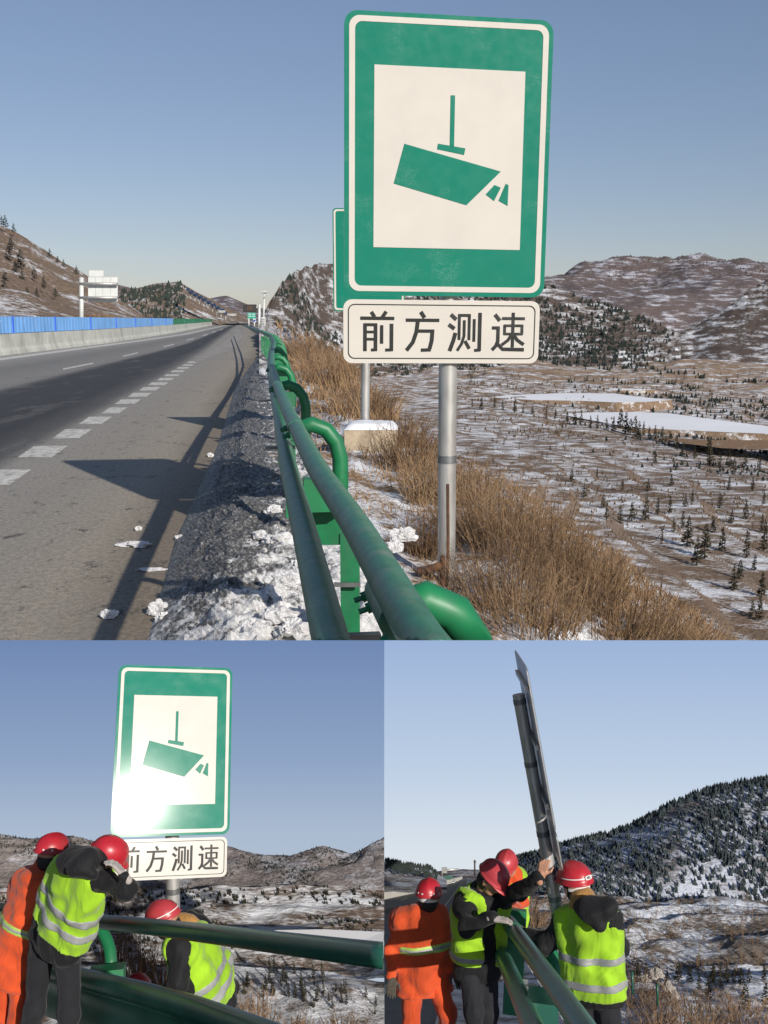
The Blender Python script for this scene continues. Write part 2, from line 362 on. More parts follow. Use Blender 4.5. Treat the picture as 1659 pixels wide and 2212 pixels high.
shoulder, sh_at = sheet("roadside_slope", [
    (560, [(1460, 7.6), (1000, 17.6), (800, 47), (708, 150), (716, 190)]), (610, [(1460, 7.6), (1010, 17.2), (810, 44), (711, 130), (730, 170)]),
    (650, [(1460, 7.6), (1060, 14.8), (850, 32), (735, 82), (770, 110)]), (760, [(1460, 7.7), (1120, 12.9), (930, 22), (820, 37), (870, 50)]),
    (860, [(1460, 7.9), (1230, 11.0), (1010, 18), (905, 26), (960, 34)]), (960, [(1460, 8.2), (1300, 10.4), (1120, 14), (975, 20), (1040, 25)]),
    (1100, [(1460, 8.8), (1330, 10.3), (1160, 12.6), (1050, 16.5), (1120, 20)]), (1250, [(1470, 9.6), (1340, 10.6), (1240, 12), (1150, 14.5), (1230, 17)]),
    (1400, [(1490, 10.2), (1410, 10.7), (1330, 11.8), (1250, 13.2), (1340, 15.5)]), (1560, [(1520, 10.8), (1480, 11), (1430, 11.5), (1385, 12), (1470, 14)]),
    (1800, [(1620, 11.2), (1600, 11.3), (1580, 11.5), (1560, 11.8), (1640, 13)])], 150, 100, M_SHOULDER, .010, 1.5, "snowy brown verge falling away from the guardrail", 21, clipf=clip_top, amp2=.003)
valley, va_at = sheet("valley", [
    (560, [(1300, 40), (1150, 70), (1000, 110), (905, 190), (850, 290), (800, 400), (770, 450)]), (1000, [(1350, 44), (1180, 70), (1010, 110), (930, 190), (870, 290), (815, 400), (775, 450)]),
    (1300, [(1450, 50), (1240, 76), (1060, 120), (960, 200), (880, 300), (825, 400), (780, 450)]), (1659, [(1520, 54), (1290, 80), (1100, 125), (985, 205), (900, 300), (840, 400), (785, 450)]),
    (1850, [(1540, 54), (1310, 80), (1110, 125), (990, 205), (905, 300), (845, 400), (790, 450)])], 230, 420, M_VALLEY, .006, 1.0, "snow-patched terraced valley floor", 5, terr=.0055, clipf=clip_top)
hill, hi_at = sheet("hill", [
    (560, [(712, 300), (700, 330), (690, 350), (700, 420)]), (575, [(730, 300), (700, 330), (667, 350), (690, 420)]), (600, [(760, 310), (690, 345), (619, 370), (650, 450)]),
    (640, [(790, 330), (690, 370), (581, 400), (620, 480)]), (690, [(810, 380), (690, 420), (563, 450), (600, 560)]), (760, [(815, 400), (690, 450), (572, 500), (610, 600)]),
    (1000, [(825, 410), (710, 470), (600, 540), (640, 640)]), (1190, [(830, 415), (730, 480), (618, 550), (660, 640)]), (1300, [(830, 420), (745, 480), (655, 540), (690, 620)]),
    (1400, [(830, 420), (765, 470), (690, 520), (720, 600)]), (1470, [(835, 420), (785, 460), (722, 500), (750, 580)])], 170, 90, M_WOOD, .008, 1.2, "near wooded hill spotted with snow behind the sign", 31, terr=.004)
sheet("hill", [(1430, [(800, 520), (760, 560), (730, 600), (760, 680)]), (1500, [(810, 500), (760, 560), (705, 610), (740, 690)]), (1560, [(820, 490), (740, 560), (668, 620), (710, 700)]),
    (1659, [(835, 480), (720, 560), (612, 640), (660, 720)]), (1850, [(850, 470), (690, 560), (520, 660), (600, 740)])], 80, 70, M_WOOD, .010, 1.2, "right hand spur of the snowy valley side", 41, terr=.004)
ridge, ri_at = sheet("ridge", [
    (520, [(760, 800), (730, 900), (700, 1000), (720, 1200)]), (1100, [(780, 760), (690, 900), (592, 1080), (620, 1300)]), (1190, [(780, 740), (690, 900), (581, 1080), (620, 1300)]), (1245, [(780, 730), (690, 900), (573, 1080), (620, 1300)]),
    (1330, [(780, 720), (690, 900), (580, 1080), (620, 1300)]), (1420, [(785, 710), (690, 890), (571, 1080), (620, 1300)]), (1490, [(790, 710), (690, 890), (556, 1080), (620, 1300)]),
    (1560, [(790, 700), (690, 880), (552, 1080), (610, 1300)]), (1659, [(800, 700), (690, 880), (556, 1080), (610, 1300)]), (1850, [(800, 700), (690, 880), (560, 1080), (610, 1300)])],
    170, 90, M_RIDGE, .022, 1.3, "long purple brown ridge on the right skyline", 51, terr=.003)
LAKE = paint("lake_snow", (.80, .81, .83), .7, 0, .05, .05, .1)
def lake(pts, z, label):
    b = MB(); n = len(pts); P = [G(x, y, z) for x, y in pts]; b.add(P, [tuple(range(n))]); o = b.build("frozen_pond", LAKE); tag(o, label, kind="structure")
    c = sum(P) / n; b = MB(); Q = [p + (p - c) * .012 + np.array([0, -2.5, -3.0]) for p in P]; b.add([p + np.array([0, 0, -.02]) for p in P] + Q, [(i, (i + 1) % n, n + (i + 1) % n, n + i) for i in range(n)]); b.build("pond_bank", M_BANK, o)
M_BANK = ground("pond_bank_ground", .30, .4, ((.14, .095, .06), (.30, .21, .14)), bump=.7, bd=.3)
lake([(1205, 894), (1270, 891), (1370, 890), (1450, 893), (1520, 903), (1659, 921), (1850, 935), (1850, 952), (1659, 937), (1560, 933), (1450, 928), (1360, 923), (1300, 912)], -23.0, "nearer snow covered frozen pond on the valley floor")
lake([(1055, 858), (1130, 852), (1230, 849), (1330, 850), (1370, 856), (1450, 864), (1400, 868), (1330, 869), (1260, 866), (1150, 864)], -21.6, "farther narrow snow covered pond in the valley")
lake([(1120, 838), (1250, 837), (1380, 840), (1420, 842), (1300, 844), (1180, 842)], -22.6, "thin snowy field strip beyond the ponds")
b = MB(); b.add([G(x, y, -22.3) for x, y in ((1420, 944), (1520, 950), (1659, 951), (1850, 955), (1850, 985), (1659, 972), (1560, 968), (1480, 958))], [tuple(range(8))])
tag(b.build("field", ground("tan_field", .16, .5, ((.17, .105, .06), (.34, .22, .13)), bump=.8, bd=.4)), "strip of tan dead reeds below the nearer frozen pond", kind="structure")
# ---- left hills
sheet("hill", [(-140, [(705, 150), (560, 230), (430, 300), (470, 380)]), (0, [(705, 150), (600, 230), (484, 300), (520, 380)]), (60, [(704, 155), (610, 235), (522, 300), (560, 380)]), (130, [(704, 165), (640, 240), (572, 310), (600, 390)]),
    (200, [(703, 180), (655, 250), (612, 320), (640, 400)]), (260, [(702, 200), (675, 260), (652, 330), (670, 400)]), (310, [(700, 220), (695, 270), (690, 340), (698, 400)])], 90, 80, M_ROCK, .010, 1.3, "steep brown cut hillside left of the road", 61)
left_hill, lh_at = sheet("hill", [(210, [(704, 420), (670, 480), (640, 540), (660, 640)]), (260, [(703, 420), (660, 480), (628, 540), (650, 640)]), (330, [(702, 430), (660, 500), (612, 560), (640, 660)]), (385, [(700, 440), (650, 500), (610, 570), (640, 660)]),
    (440, [(699, 460), (670, 520), (640, 580), (660, 660)]), (500, [(697, 500), (685, 540), (668, 600), (680, 680)]), (540, [(696, 520), (692, 560), (688, 620), (692, 700)])], 80, 60, M_ROCK, .006, 1.2, "lower tan hill with quarry faces beyond the median", 71)
sheet("ridge", [(200, [(700, 900), (660, 1000), (598, 1200), (640, 1400)]), (280, [(700, 900), (660, 1000), (620, 1200), (650, 1400)]), (430, [(700, 900), (680, 1000), (655, 1200), (670, 1400)]), (455, [(700, 900), (670, 1000), (643, 1200), (670, 1400)]), (490, [(700, 900), (670, 1000), (637, 1200), (660, 1400)]),
    (540, [(700, 900), (680, 1000), (660, 1200), (680, 1400)]), (620, [(700, 900), (690, 1000), (680, 1200), (690, 1400)])], 60, 30, M_RIDGE, .004, 1.0, "distant round hill at the end of the road", 81)
b = MB(); b.add([(-1500, 60, -.6), (-12, 30, -.6), (-130, 1700, -2.0), (-3500, 1700, -2.0)], [(0, 1, 2, 3)])
tag(b.build("ground", M_ROCK), "brown ground beyond the median barrier", kind="structure")

# ------------------------------------------------------------------ the big sign (shared builder, s = scale)
def retro(name, c, rough=.55, coat=.3, scratch=True):
    t = NT(name); w = t.n("ShaderNodeTexWave", wave_type='BANDS', bands_direction='X'); w.inputs["Scale"].default_value = 14; w.inputs["Distortion"].default_value = .3
    t.l(t.coord(), w.inputs["Vector"])
    n = t.noise(2.2, 6, (1, 1, 1), .6); col = t.ramp(n, [(.25, tuple(x * .95 for x in c)), (.75, tuple(min(1, x * 1.04) for x in c))])
    if scratch:
        s = t.noise(7, 3, (1, 1, 5), .8, dist=2.5); s2 = t.noise(2.6, 3)
        m = t.math('MULTIPLY', t.ramp(s, [(.495, 0.0), (.5, 1.0), (.505, 0.0)]), t.ramp(s2, [(.56, 0.0), (.66, .7)]))
        col = t.mix(m, col, (.75, .80, .76))
    t.base(col); t.set(Roughness=t.ramp(t.noise(9, 5), [(.3, rough * .85), (.7, rough * 1.25)]))
    t.b.inputs["Coat Weight"].default_value = coat * .15; t.b.inputs["Specular IOR Level"].default_value = .15; t.b.inputs["Coat Roughness"].default_value = .115
    t.bump(w.outputs["Fac"], .025, .004); return t.mat
S_GREEN = retro("sign_green", (.004, .185, .125)); S_WHITE = retro("sign_white", (.58, .555, .51), .55, .3); S_BLACK = retro("sign_black", (.028, .030, .030), .5, .1)
S_BACK = paint("sign_back_metal", (.34, .35, .37), .42, .75, .12, 5, .05); S_EDGE = paint("sign_edge_metal", (.45, .46, .46), .4, .8, .2, 12, .1)
POLE_M = paint("galvanised_pole", (.50, .50, .49), .42, .55, .18, 7, .12, (.34, .32, .29), .38, .003, stretch=(1, 1, .35))
RUST = paint("rust", (.15, .065, .03), .85, 0, .4, 14, .4, (.05, .03, .02), .5); BAND = paint("clamp_band", (.23, .24, .25), .45, .7, .2, 12, .1)
def glyph_mesh(text, size, weight, o, ux, uy, un, z, xscale=1.0):
    c = bpy.data.curves.new("glyphs", 'FONT'); c.body = text; c.size = size; c.offset = weight; c.align_x = 'CENTER'; c.align_y = 'CENTER'; c.resolution_u = 3
    q = bpy.data.objects.new("glyphs", c); COL.objects.link(q); dg = bpy.context.evaluated_depsgraph_get(); dg.update()
    me = bpy.data.meshes.new_from_object(q.evaluated_get(dg)); bpy.data.objects.remove(q)
    v = np.array([p.co[:] for p in me.vertices]); f = [tuple(p.vertices) for p in me.polygons]
    bb = (v.min(0) + v.max(0)) / 2; v = v - bb
    o, ux, uy, un = map(np.asarray, (o, ux, uy, un))
    return [o + ux * p[0] * xscale + uy * p[1] + un * z for p in v], f
STROKES = {
 "前": [(10, [(32, 1), (42, 14)]), (10, [(76, 0), (64, 15)]), (9, [(0, 17), (100, 17)]), (10, [(14, 30), (14, 99)]), (8, [(10, 33), (50, 33)]), (10, [(45, 30), (45, 96)]), (8, [(32, 96), (50, 95)]), (7, [(14, 51), (45, 51)]), (7, [(14, 69), (45, 69)]), (9, [(63, 34), (63, 80)]), (10, [(92, 30), (92, 97)]), (8, [(74, 96), (97, 95)])],
 "方": [(11, [(44, 0), (56, 15)]), (9, [(0, 21), (100, 21)]), (11, [(36, 22), (32, 50), (22, 76), (3, 97)]), (9, [(31, 48), (85, 48)]), (11, [(80, 45), (78, 72), (72, 93)]), (9, [(76, 95), (46, 96)])],
 "测": [(11, [(6, 6), (23, 19)]), (11, [(0, 31), (18, 42)]), (11, [(21, 52), (15, 72), (4, 98)]), (8, [(32, 5), (32, 70)]), (8, [(28, 8), (66, 8)]), (8, [(62, 5), (62, 70)]), (8, [(47, 20), (47, 60), (40, 80), (27, 97)]), (9, [(50, 72), (64, 92)]), (8, [(77, 17), (77, 74)]), (10, [(94, 1), (94, 97)]), (8, [(79, 96), (98, 95)])],
 "速": [(11, [(8, 5), (24, 21)]), (9, [(0, 39), (24, 39)]), (10, [(19, 36), (19, 74)]), (10, [(20, 70), (14, 84), (2, 95)]), (10, [(17, 78), (34, 93), (100, 94)]), (8, [(30, 15), (100, 15)]), (9, [(64, 0), (64, 88)]), (8, [(39, 31), (39, 55)]), (8, [(92, 31), (92, 55)]), (7, [(36, 33), (95, 33)]), (7, [(36, 54), (95, 54)]), (9, [(62, 54), (50, 70), (31, 82)]), (9, [(66, 54), (78, 69), (99, 81)])]}
def speed_sign(root, c, ux, uy, s, plate_gap=.02, back_rails=True, wx=1.0, hx=1.0):
    """panel centre c, its right and up axes; adds the panel, its print and the word plate under root"""
    un = np.cross(ux, uy); w, h = 1.06 * s * wx, 1.44 * s * hx; e = .004
    b = MB(); b.prism(rrect(w, h, .065 * s), c, ux, uy, un, -.012 * s, 0, 0); b.f = b.f
    p = b.build("panel", None, root, mats=[S_BACK, S_GREEN, S_EDGE])
    for k, f in enumerate(p.data.polygons): f.material_index = 0 if k == 0 else (1 if k == 1 else 2)
    def ring(wo, ho, ro, wi, hi, ri, z, oc, mat, name, par):
        A, B = rrect(wo, ho, ro), rrect(wi, hi, ri); n = len(A)
        V = [oc + ux * x + uy * y + un * z for x, y in A] + [oc + ux * x + uy * y + un * z for x, y in B]
        m = MB(); m.add(V, [(i, (i + 1) % n, n + (i + 1) % n, n + i) for i in range(n)]); m.build(name, mat, par)
    ring(w * .955, h * .968, .052 * s, w * .90, h * .928, .035 * s, e, c, S_WHITE, "border_stripe", p)
    # pictogram in panel units: x right 0..1170, y down 0..1635
    def px(x, y): return ((x - 120) / 1170 - .5) * w, (.5 - (y - (x - 120) * .022 - 87) / 1628) * h
    m = MB(); m.prism([px(285, 1430), px(1135, 1450), px(1135, 405), px(285, 384)], c, ux, uy, un, .001, e, 0); wp = m.build("white_field", S_WHITE, p)
    for nm, poly in (("camera_rod", [(712, 548), (737, 548), (737, 843), (712, 838)]), ("camera_mount", [(645, 825), (802, 850), (795, 888), (640, 857)]),
                     ("camera_body", [(455, 828), (1010, 983), (815, 1182), (397, 1057)]), ("camera_lens", [(975, 1062), (1012, 1078), (975, 1157), (925, 1118)]), ("camera_lens", [(1040, 1055), (1057, 1062), (1055, 1185), (1001, 1155)])):
        m = MB(); m.prism([px(*q) for q in poly][::-1], c, ux, uy, un, e + .0005, e * 2); m.build(nm, S_GREEN, p)
    pw, ph = 1.045 * s * wx, .325 * s; pc = c - uy * (h / 2 + plate_gap * s + ph / 2) - ux * .012 * s
    b = MB(); b.prism(rrect(pw, ph, .045 * s), pc, ux, uy, un, -.010 * s, .001)
    pl = b.build("word_plate", None, root, mats=[S_BACK, S_WHITE, S_EDGE])
    for k, f in enumerate(pl.data.polygons): f.material_index = 0 if k == 0 else (1 if k == 1 else 2)
    ring(pw * .955, ph * .86, .034 * s, pw * .945, ph * .828, .030 * s, e + .001, pc, S_BLACK, "plate_border", pl)
    for ch, fx in (("前", .176), ("方", .404), ("测", .622), ("速", .845)):
        m = MB()
        for k, (th, pts) in enumerate(STROKES[ch]):
            q = [np.array([(x - 50) * .00178 * s * wx, (50 - y) * .00205 * s]) for x, y in pts]; t = th * .0019 * s / 2
            L, Rr = [], []
            for i, p_ in enumerate(q):
                d = q[min(i + 1, len(q) - 1)] - q[max(i - 1, 0)]; d = d / np.linalg.norm(d); nn = np.array([-d[1], d[0]]); L.append(p_ + nn * t); Rr.append(p_ - nn * t)
            cc = pc + ux * (fx - .507) * pw + un * (e + .0008 + k * .00025)
            V = [cc + ux * a[0] + uy * a[1] for a in L + Rr]; n = len(q); m.add(V, [(i, n + i, n + i + 1, i + 1) for i in range(n - 1)])
        m.build("character", S_BLACK, pl)
    if back_rails:
        for k in (.36, 0.0, -.36):
            m = MB(); m.box(c + uy * h * k - un * .03 * s, ux * w * .42, uy * .022 * s, un * .014 * s); m.build("back_rail", S_EDGE, p)
    return p, pl
def pole(root, a, bq, r, bands=(), mat=POLE_M, cap=True):
    m = MB(); n = 14; pts = [lerp(np.asarray(a, float), np.asarray(bq, float), i / n) for i in range(n + 1)]; m.tube(pts, r, 24); o = m.build("post", mat, root, 'auto')
    d = unit(np.asarray(bq) - np.asarray(a))
    for t in bands:
        c = lerp(np.asarray(a, float), np.asarray(bq, float), t); m = MB(); m.tube([c - d * r * .42, c + d * r * .42], r * 1.06, 24); m.build("clamp_band", BAND, root, 'auto')
    return o
SC = 1.97
roll = R(-.45); ux = np.array([math.cos(roll), 0.15, math.sin(roll)]); ux = unit(ux); un0 = np.array([0, -1, 0.0]); uyv = unit(np.cross(np.cross(ux, [0, 0, 1.0]), ux))
c = W(968, 344, 10.0)
root = empty("speed_camera_sign", G(970, 1330, -.2) * 0 + np.array([W(970, 1300, 10.1)[0], W(970, 1300, 10.1)[1], -.35]), "big upright green and white speed camera sign standing beyond the green guardrail", "road sign", "camera signs")
P1, PL1 = speed_sign(root, c, ux, uyv, SC, hx=.945)
sy_ = c[1] + .15; gx = ray(966, 800); gx = gx / gx[1]; pxx = (CAM + gx * sy_)[0]; po = pole(root, np.array([pxx + .02, sy_, -.45]), np.array([pxx - .01, sy_, c[2] + 1.0]), .097, (.3, .62, .9)); clip_top(po)
m = MB(); onp = lambda x, y: CAM + ray(x, y) * ((sy_ - .085) / ray(x, y)[1]); q0, q1 = onp(967, 1045), onp(966, 1285); m.tube([q0, lerp(q0, q1, .5) + RIGHT * .006, q1], .021, 8); m.build("rust_slot", RUST, po)
m = MB(); m.tube([onp(957, 1200), onp(957, 1285)], .03, 8); m.build("rust_patch", RUST, po)
m = MB(); m.tube([onp(955, 1222), onp(925, 1230), onp(903, 1234)], [.05, .045, .045], 12); m.build("broken_bracket", RUST, root, 'auto')
# second sign behind
root = empty("green_sign", W(795, 1000, 20), "smaller green sign with white edge half hidden behind the big camera sign", "road sign")
c2 = W(797, 562, 20); h2 = .0463 * 215 * .2 * 1.0 ; hw, hh = .72, 1.0
un = unit(np.array([.05, -1, 0])); u2 = unit(np.cross([0, 0, 1.0], -un)) * -1; u2 = unit(np.cross(np.array([0, 0, 1.0]), un)); up2 = np.array([0, 0, 1.0])
m = MB(); m.prism(rrect(hw * 2, hh * 2, .07), c2, u2, up2, un, -.02, 0); p2 = m.build("panel", S_GREEN, root)
A, B = rrect(hw * 1.94, hh * 1.955, .06), rrect(hw * 1.84, hh * 1.885, .045); n = len(A)
m = MB(); m.add([c2 + u2 * x + up2 * y + un * .005 for x, y in A] + [c2 + u2 * x + up2 * y + un * .005 for x, y in B], [(i, (i + 1) % n, n + (i + 1) % n, n + i) for i in range(n)]); m.build("border_stripe", S_WHITE, p2)
by_ = c2[1] + .13; fp = lambda x, y: CAM + ray(x, y) * (by_ / ray(x, y)[1]); pole(root, fp(788, 965), fp(791, 600), .092)
CONC = paint("old_concrete", (.44, .36, .26), .9, 0, .2, 3, .5, (.24, .18, .12), .4, .02); SNOW = paint("fresh_snow", (.80, .82, .86), .7, 0, .06, 6, .5, None, .5, .02)
bx = W(802, 985, 20.1); bx[2] -= .05
m = MB(); m.box(bx, (.52, 0, 0), (0, .45, 0), (0, 0, .62)); fo = m.build("footing", CONC, root)
m = MB(); V = []; Q = []; nn = 13
for i in range(nn):
    for j in range(nn):
        u, v = i / (nn - 1) * 2 - 1, j / (nn - 1) * 2 - 1; e = (1 - u ** 6) * (1 - v ** 6); V.append(bx + np.array([u * .53, v * .46, .622 + .11 * e ** .5 + .03 * rng.random() * e]))
Q = [(i * nn + j, (i + 1) * nn + j, (i + 1) * nn + j + 1, i * nn + j + 1) for i in range(nn - 1) for j in range(nn - 1)]; m.add(V, Q); m.build("snow_cap", SNOW, fo, True)

# ------------------------------------------------------------------ guardrail
UPZ, LOZ = 2.00, 1.80
up_pts = [(955, 1440), (912, 1383), (770, 1137), (686.5, 1015), (624, 892.6), (598, 830), (587, 791), (588, 762), (594, 740), (588, 726), (566, 716), (540, 707), (524, 702)]
lo_pts = [(728, 1440), (714, 1383), (655, 1137), (624, 1015), (601, 892), (590, 840), (583, 800), (583, 768), (589, 743), (582, 727), (561, 717), (537, 708), (523, 702.5)]
def dense(pts, z, n=14):
    P = [G(x, y, z) for x, y in pts]; out = []
    for i in range(len(P) - 1):
        p0, p1, p2, p3 = P[max(i - 1, 0)], P[i], P[i + 1], P[min(i + 2, len(P) - 1)]
        for k in range(n):
            t = k / n; out.append(.5 * ((2 * p1) + (-p0 + p2) * t + (2 * p0 - 5 * p1 + 4 * p2 - p3) * t * t * .6 + 0 * p0) if False else lerp(p1, p2, t))
    out.append(P[-1]); out = np.array(out)
    for _ in range(4): out[1:-1] = (out[:-2] + 2 * out[1:-1] + out[2:]) / 4
    return out
UPL, LOL = dense(up_pts, UPZ), dense(lo_pts, LOZ)
rail = empty("guardrail", G(700, 1100, 0), "green two-tube guardrail curving away along the snowy road edge", "guardrail")
m = MB(); m.tube(UPL, .055, 20); o = m.build("top_tube", GREEN_RAIL, rail, True); clip_top(o)
m = MB(); m.tube(LOL, .058, 20); o = m.build("lower_tube", GREEN_RAIL, rail, True); clip_top(o)
def along(P, dist):
    seg = np.linalg.norm(np.diff(P, axis=0), axis=1); s = np.concatenate([[0], np.cumsum(seg)])
    p = np.array([np.interp(dist, s, P[:, k]) for k in range(3)]); q = np.array([np.interp(dist + .2, s, P[:, k]) for k in range(3)]); t = q - p
    return p, unit(t) if np.linalg.norm(t) > 1e-6 else np.array([0, 1.0, 0])
def dist_at_depth(P, y):
    seg = np.linalg.norm(np.diff(P, axis=0), axis=1); s = np.concatenate([[0], np.cumsum(seg)]); return np.interp(y, P[:, 1], s)
for i in range(16):
    yd = 2.75 + 4.4 * i; du = dist_at_depth(UPL, yd); p, t = along(UPL, du); dl = dist_at_depth(LOL, yd + .25); pl_, tl = along(LOL, dl)
    side = unit(np.cross(t, [0, 0, 1.0])); zz = np.array([0, 0, 1.0])
    q_ = .82 if i == 0 else 1.0; p = p - zz * (.05 if i == 0 else 0); side = side * q_
    path = [p + side * .02 - zz * .02, p + side * .12 + zz * .01, p + side * .22 - zz * .03, p + side * .29 - zz * .12, p + side * .32 - zz * .24, p + side * .32 - zz * .42, p + side * .31 - zz * .62]
    m = MB(); m.tube(path, .058, 14); o = m.build("bracket_arm", GREEN_POST, rail, True); clip_top(o)
    pc = p + side * .20 - zz * .62
    m = MB(); m.box(p + side * .20 - zz * .50 , side * .15, t * .07, zz * .12); o = m.build("spacer_block", GREEN_POST, rail); clip_top(o)
    gz = .46
    pz = (p[2] - .6 + gz) / 2
    if i != 1: m = MB(); m.box(np.array([p[0], p[1], 0]) + side * .13 + zz * pz, side * .062, t * .05, zz * (p[2] - .6 - gz) / 2); o = m.build("rail_post", GREEN_POST, rail); clip_top(o)
    m = MB(); m.tube([p - t * .16, p + t * .16], .060, 20); o = m.build("joint_sleeve", GREEN_RAIL, rail, 'auto'); clip_top(o)
    if i < 4:
        for k, (a, hgt) in enumerate(((-.32, .0), (-.22, 0), (.10, .01), (.22, .01))):
            cbo = p + t * a - side * .052 - zz * .03; m = MB(); m.tube([cbo, cbo - side * .022 - zz * .008], .017, 6); m.tube([cbo - side * .02 - zz * .008, cbo - side * .05 - zz * .016], .009, 8)
            o = m.build("bolt", GREEN_POST, rail); clip_top(o)
        m = MB(); m.box(p - side * .10 - zz * .19 + t * .3, side * .11, t * .018, zz * .012); o = m.build("tie_strap", BAND, rail); clip_top(o)

m = MB(); m.box(W(703, 1130, 7.6), RIGHT * .13, np.array([0, .09, 0]), np.array([0, 0, .15])); m.build("spacer_block", GREEN_POST, rail)
m = MB(); m.box(W(757, 1330, 7.7) , RIGHT * .072, np.array([0, .07, 0]), np.array([0, 0, .66])); o = m.build("rail_post", GREEN_POST, rail); clip_top(o)
m = MB(); m.box(W(750, 1263, 7.5), RIGHT * .10, np.array([0, .01, 0]), np.array([0, 0, .016])); m.build("tie_strap", BAND, rail)
# ------------------------------------------------------------------ median barrier with screens, signs across the road
BASE = [G(interp(F0, y), y, 0) for y in (792, 767, 752, 741.6, 735, 729, 724, 719.7, 714, 709, 705, 701, 698, 696)]
BASE = np.array(BASE); CONB = paint("barrier_concrete", (.50, .51, .47), .85, 0, .1, .6, .3, (.30, .29, .26), .4, .02)
slen = np.concatenate([[0], np.cumsum(np.linalg.norm(np.diff(BASE, axis=0), axis=1))]); TOT = slen[-1]
def bp(s): return np.array([np.interp(s, slen, BASE[:, k]) for k in range(3)])
bar = empty("median_barrier", bp(40), "pale concrete median barrier on the far side of the road", "barrier")
s = 0; H = 1.62
while s < min(TOT, 620):
    L = 6 + s * .05; a, bb = bp(s + .05), bp(s + L - .05); d = unit(bb - a); n = unit(np.cross(d, [0, 0, 1.0]))
    prof = [(-.05, 0), (.55, 0), (.50, .25), (.36, .55), (.30, H), (-.05, H)]
    V = [a + n * x + np.array([0, 0, z]) for x, z in prof] + [bb + n * x + np.array([0, 0, z]) for x, z in prof]; k = len(prof)
    m = MB(); m.add(V, [tuple(range(k))[::-1], tuple(range(k, 2 * k))] + [(i, (i + 1) % k, k + (i + 1) % k, k + i) for i in range(k)]); m.build("barrier_segment", CONB, bar); s += L
def screen(name, label, s0, s1, L0, c1, c2, zt, post_c):
    fen = empty(name, bp((s0 + s1) / 2) + np.array([0, 0, H]), label, "fence")
    m1 = paint(name + "_sheet", c1, .45, 0, .12, .3, .05); m2 = paint(name + "_post", post_c, .45, 0, .1, 2, .05); s = s0; i = 0
    while s < s1:
        L = L0 * (1 + s * .012); a, bb = bp(s + .04), bp(min(s + L, s1) - .04); d = bb - a; ln = np.linalg.norm(d); d = d / ln; n = unit(np.cross(d, [0, 0, 1.0])); V = []; K_ = 12
        for k in range(K_ + 1):
            off = .14 + (.05 if (k % 4) in (1, 2) else 0)
            for z in (H + .04, H + zt): V.append(a + d * ln * k / K_ + n * off + np.array([0, 0, z]))
        m = MB(); m.add(V, [(2 * k, 2 * k + 2, 2 * k + 3, 2 * k + 1) for k in range(K_)]); m.build("screen_panel", m1, fen)
        if i % 4 == 3:
            m = MB(); m.box(bb + n * .15 + np.array([0, 0, H + zt / 2]), d * .07, n * .08, np.array([0, 0, zt / 2 + .05])); m.build("screen_post", m2, fen)
        s += L; i += 1
sb = float(np.interp(interp([(0, 767), (366, 719.7), (377, 718.3)], 377), [0, 1], [0, 1])) if False else None
s_split = slen[7] + .2 * (slen[8] - slen[7])
screen("blue_screen_fence", "bright blue sheet metal screen on top of the median barrier", 0.0, s_split, 2.6, (.19, .44, .86), None, 1.36, (.03, .10, .55))
screen("green_screen_fence", "green sheet metal screen farther along the median barrier", s_split + .3, min(TOT, 560), 3.4, (.015, .22, .10), None, 1.30, (.02, .2, .1))
WHITE_M = paint("white_painted_metal", (.62, .64, .62), .5, .1, .06, 1.5, .05)
g = empty("gantry_sign", W(176, 700, 120), "large white back of a cantilever sign across the road", "road sign", None)
m = MB(); m.tube([W(176, 712, 120), W(176, 600, 120)], .26, 14); m.build("post", WHITE_M, g, True)
for y in (613, 643):
    m = MB(); m.tube([W(172, y, 119.8), W(254, y + .5, 119.8)], .17, 10); m.build("arm", POLE_M, g, True)
def plate(root, name, x0, y0, x1, y1, d, mat, th=.06, lean=0.0):
    a, bq, c_, dq = W(x0, y1, d), W(x1, y1, d + lean), W(x1, y0, d + lean), W(x0, y0, d); u = (bq - a) / 2; v = (dq - a) / 2; cc = (a + c_) / 2; n = unit(np.cross(u, v))
    m = MB(); m.box(cc, u, v, n * th); return m.build(name, mat, root)
w_ = (254.5 - 190.5) / 4
for k in range(4): plate(g, "panel", 190.5 + k * w_ + .25, 599, 190.5 + (k + 1) * w_ - .25, 652, 120.4, WHITE_M)
plate(g, "panel", 193, 584.5, 224, 598, 120.4, WHITE_M)
DARK = paint("dark_panel", (.025, .024, .022), .5, 0, .2, 1, .05); AMBER = paint("dull_amber", (.10, .05, .03), .6)
g = empty("message_board", W(545, 712, 210), "black electronic message board on a white post far down the road", "road sign")
p_ = plate(g, "screen", 525, 658, 554, 674, 210, DARK, .2)
for k in range(3): plate(p_, "text_block", 534 + k * 4.2, 661, 536.5 + k * 4.2, 671, 209.7, AMBER, .02)
m = MB(); m.tube([W(559.5, 710, 210), W(560.5, 658, 210)], .28, 10); m.build("post", WHITE_M, g, True)
m = MB(); m.tube([W(560, 664, 210.3), W(540, 664, 210.3)], .16, 8); m.build("arm", WHITE_M, g, True)
g = empty("direction_sign", W(545, 706, 300), "small turquoise direction sign under the black message board", "road sign")
GS = paint("far_green_sign", (.02, .36, .25), .5, 0, .08, 1, 0)
p_ = plate(g, "panel", 535, 676, 552, 688.5, 300, GS, .1)
for (x0, y0, x1, y1) in ((536.5, 678, 542.5, 679.6), (536.5, 682.5, 542.5, 684), (545, 678, 550.5, 679.6), (545, 682.5, 550.5, 684)): plate(p_, "text_bar", x0, y0, x1, y1, 299.7, WHITE_M, .02)
m = MB(); m.tube([W(537.5, 704, 300), W(537.5, 688, 300)], .2, 8); m.tube([W(549, 704, 300), W(549, 688, 300)], .2, 8); m.build("post", WHITE_M, g, True)
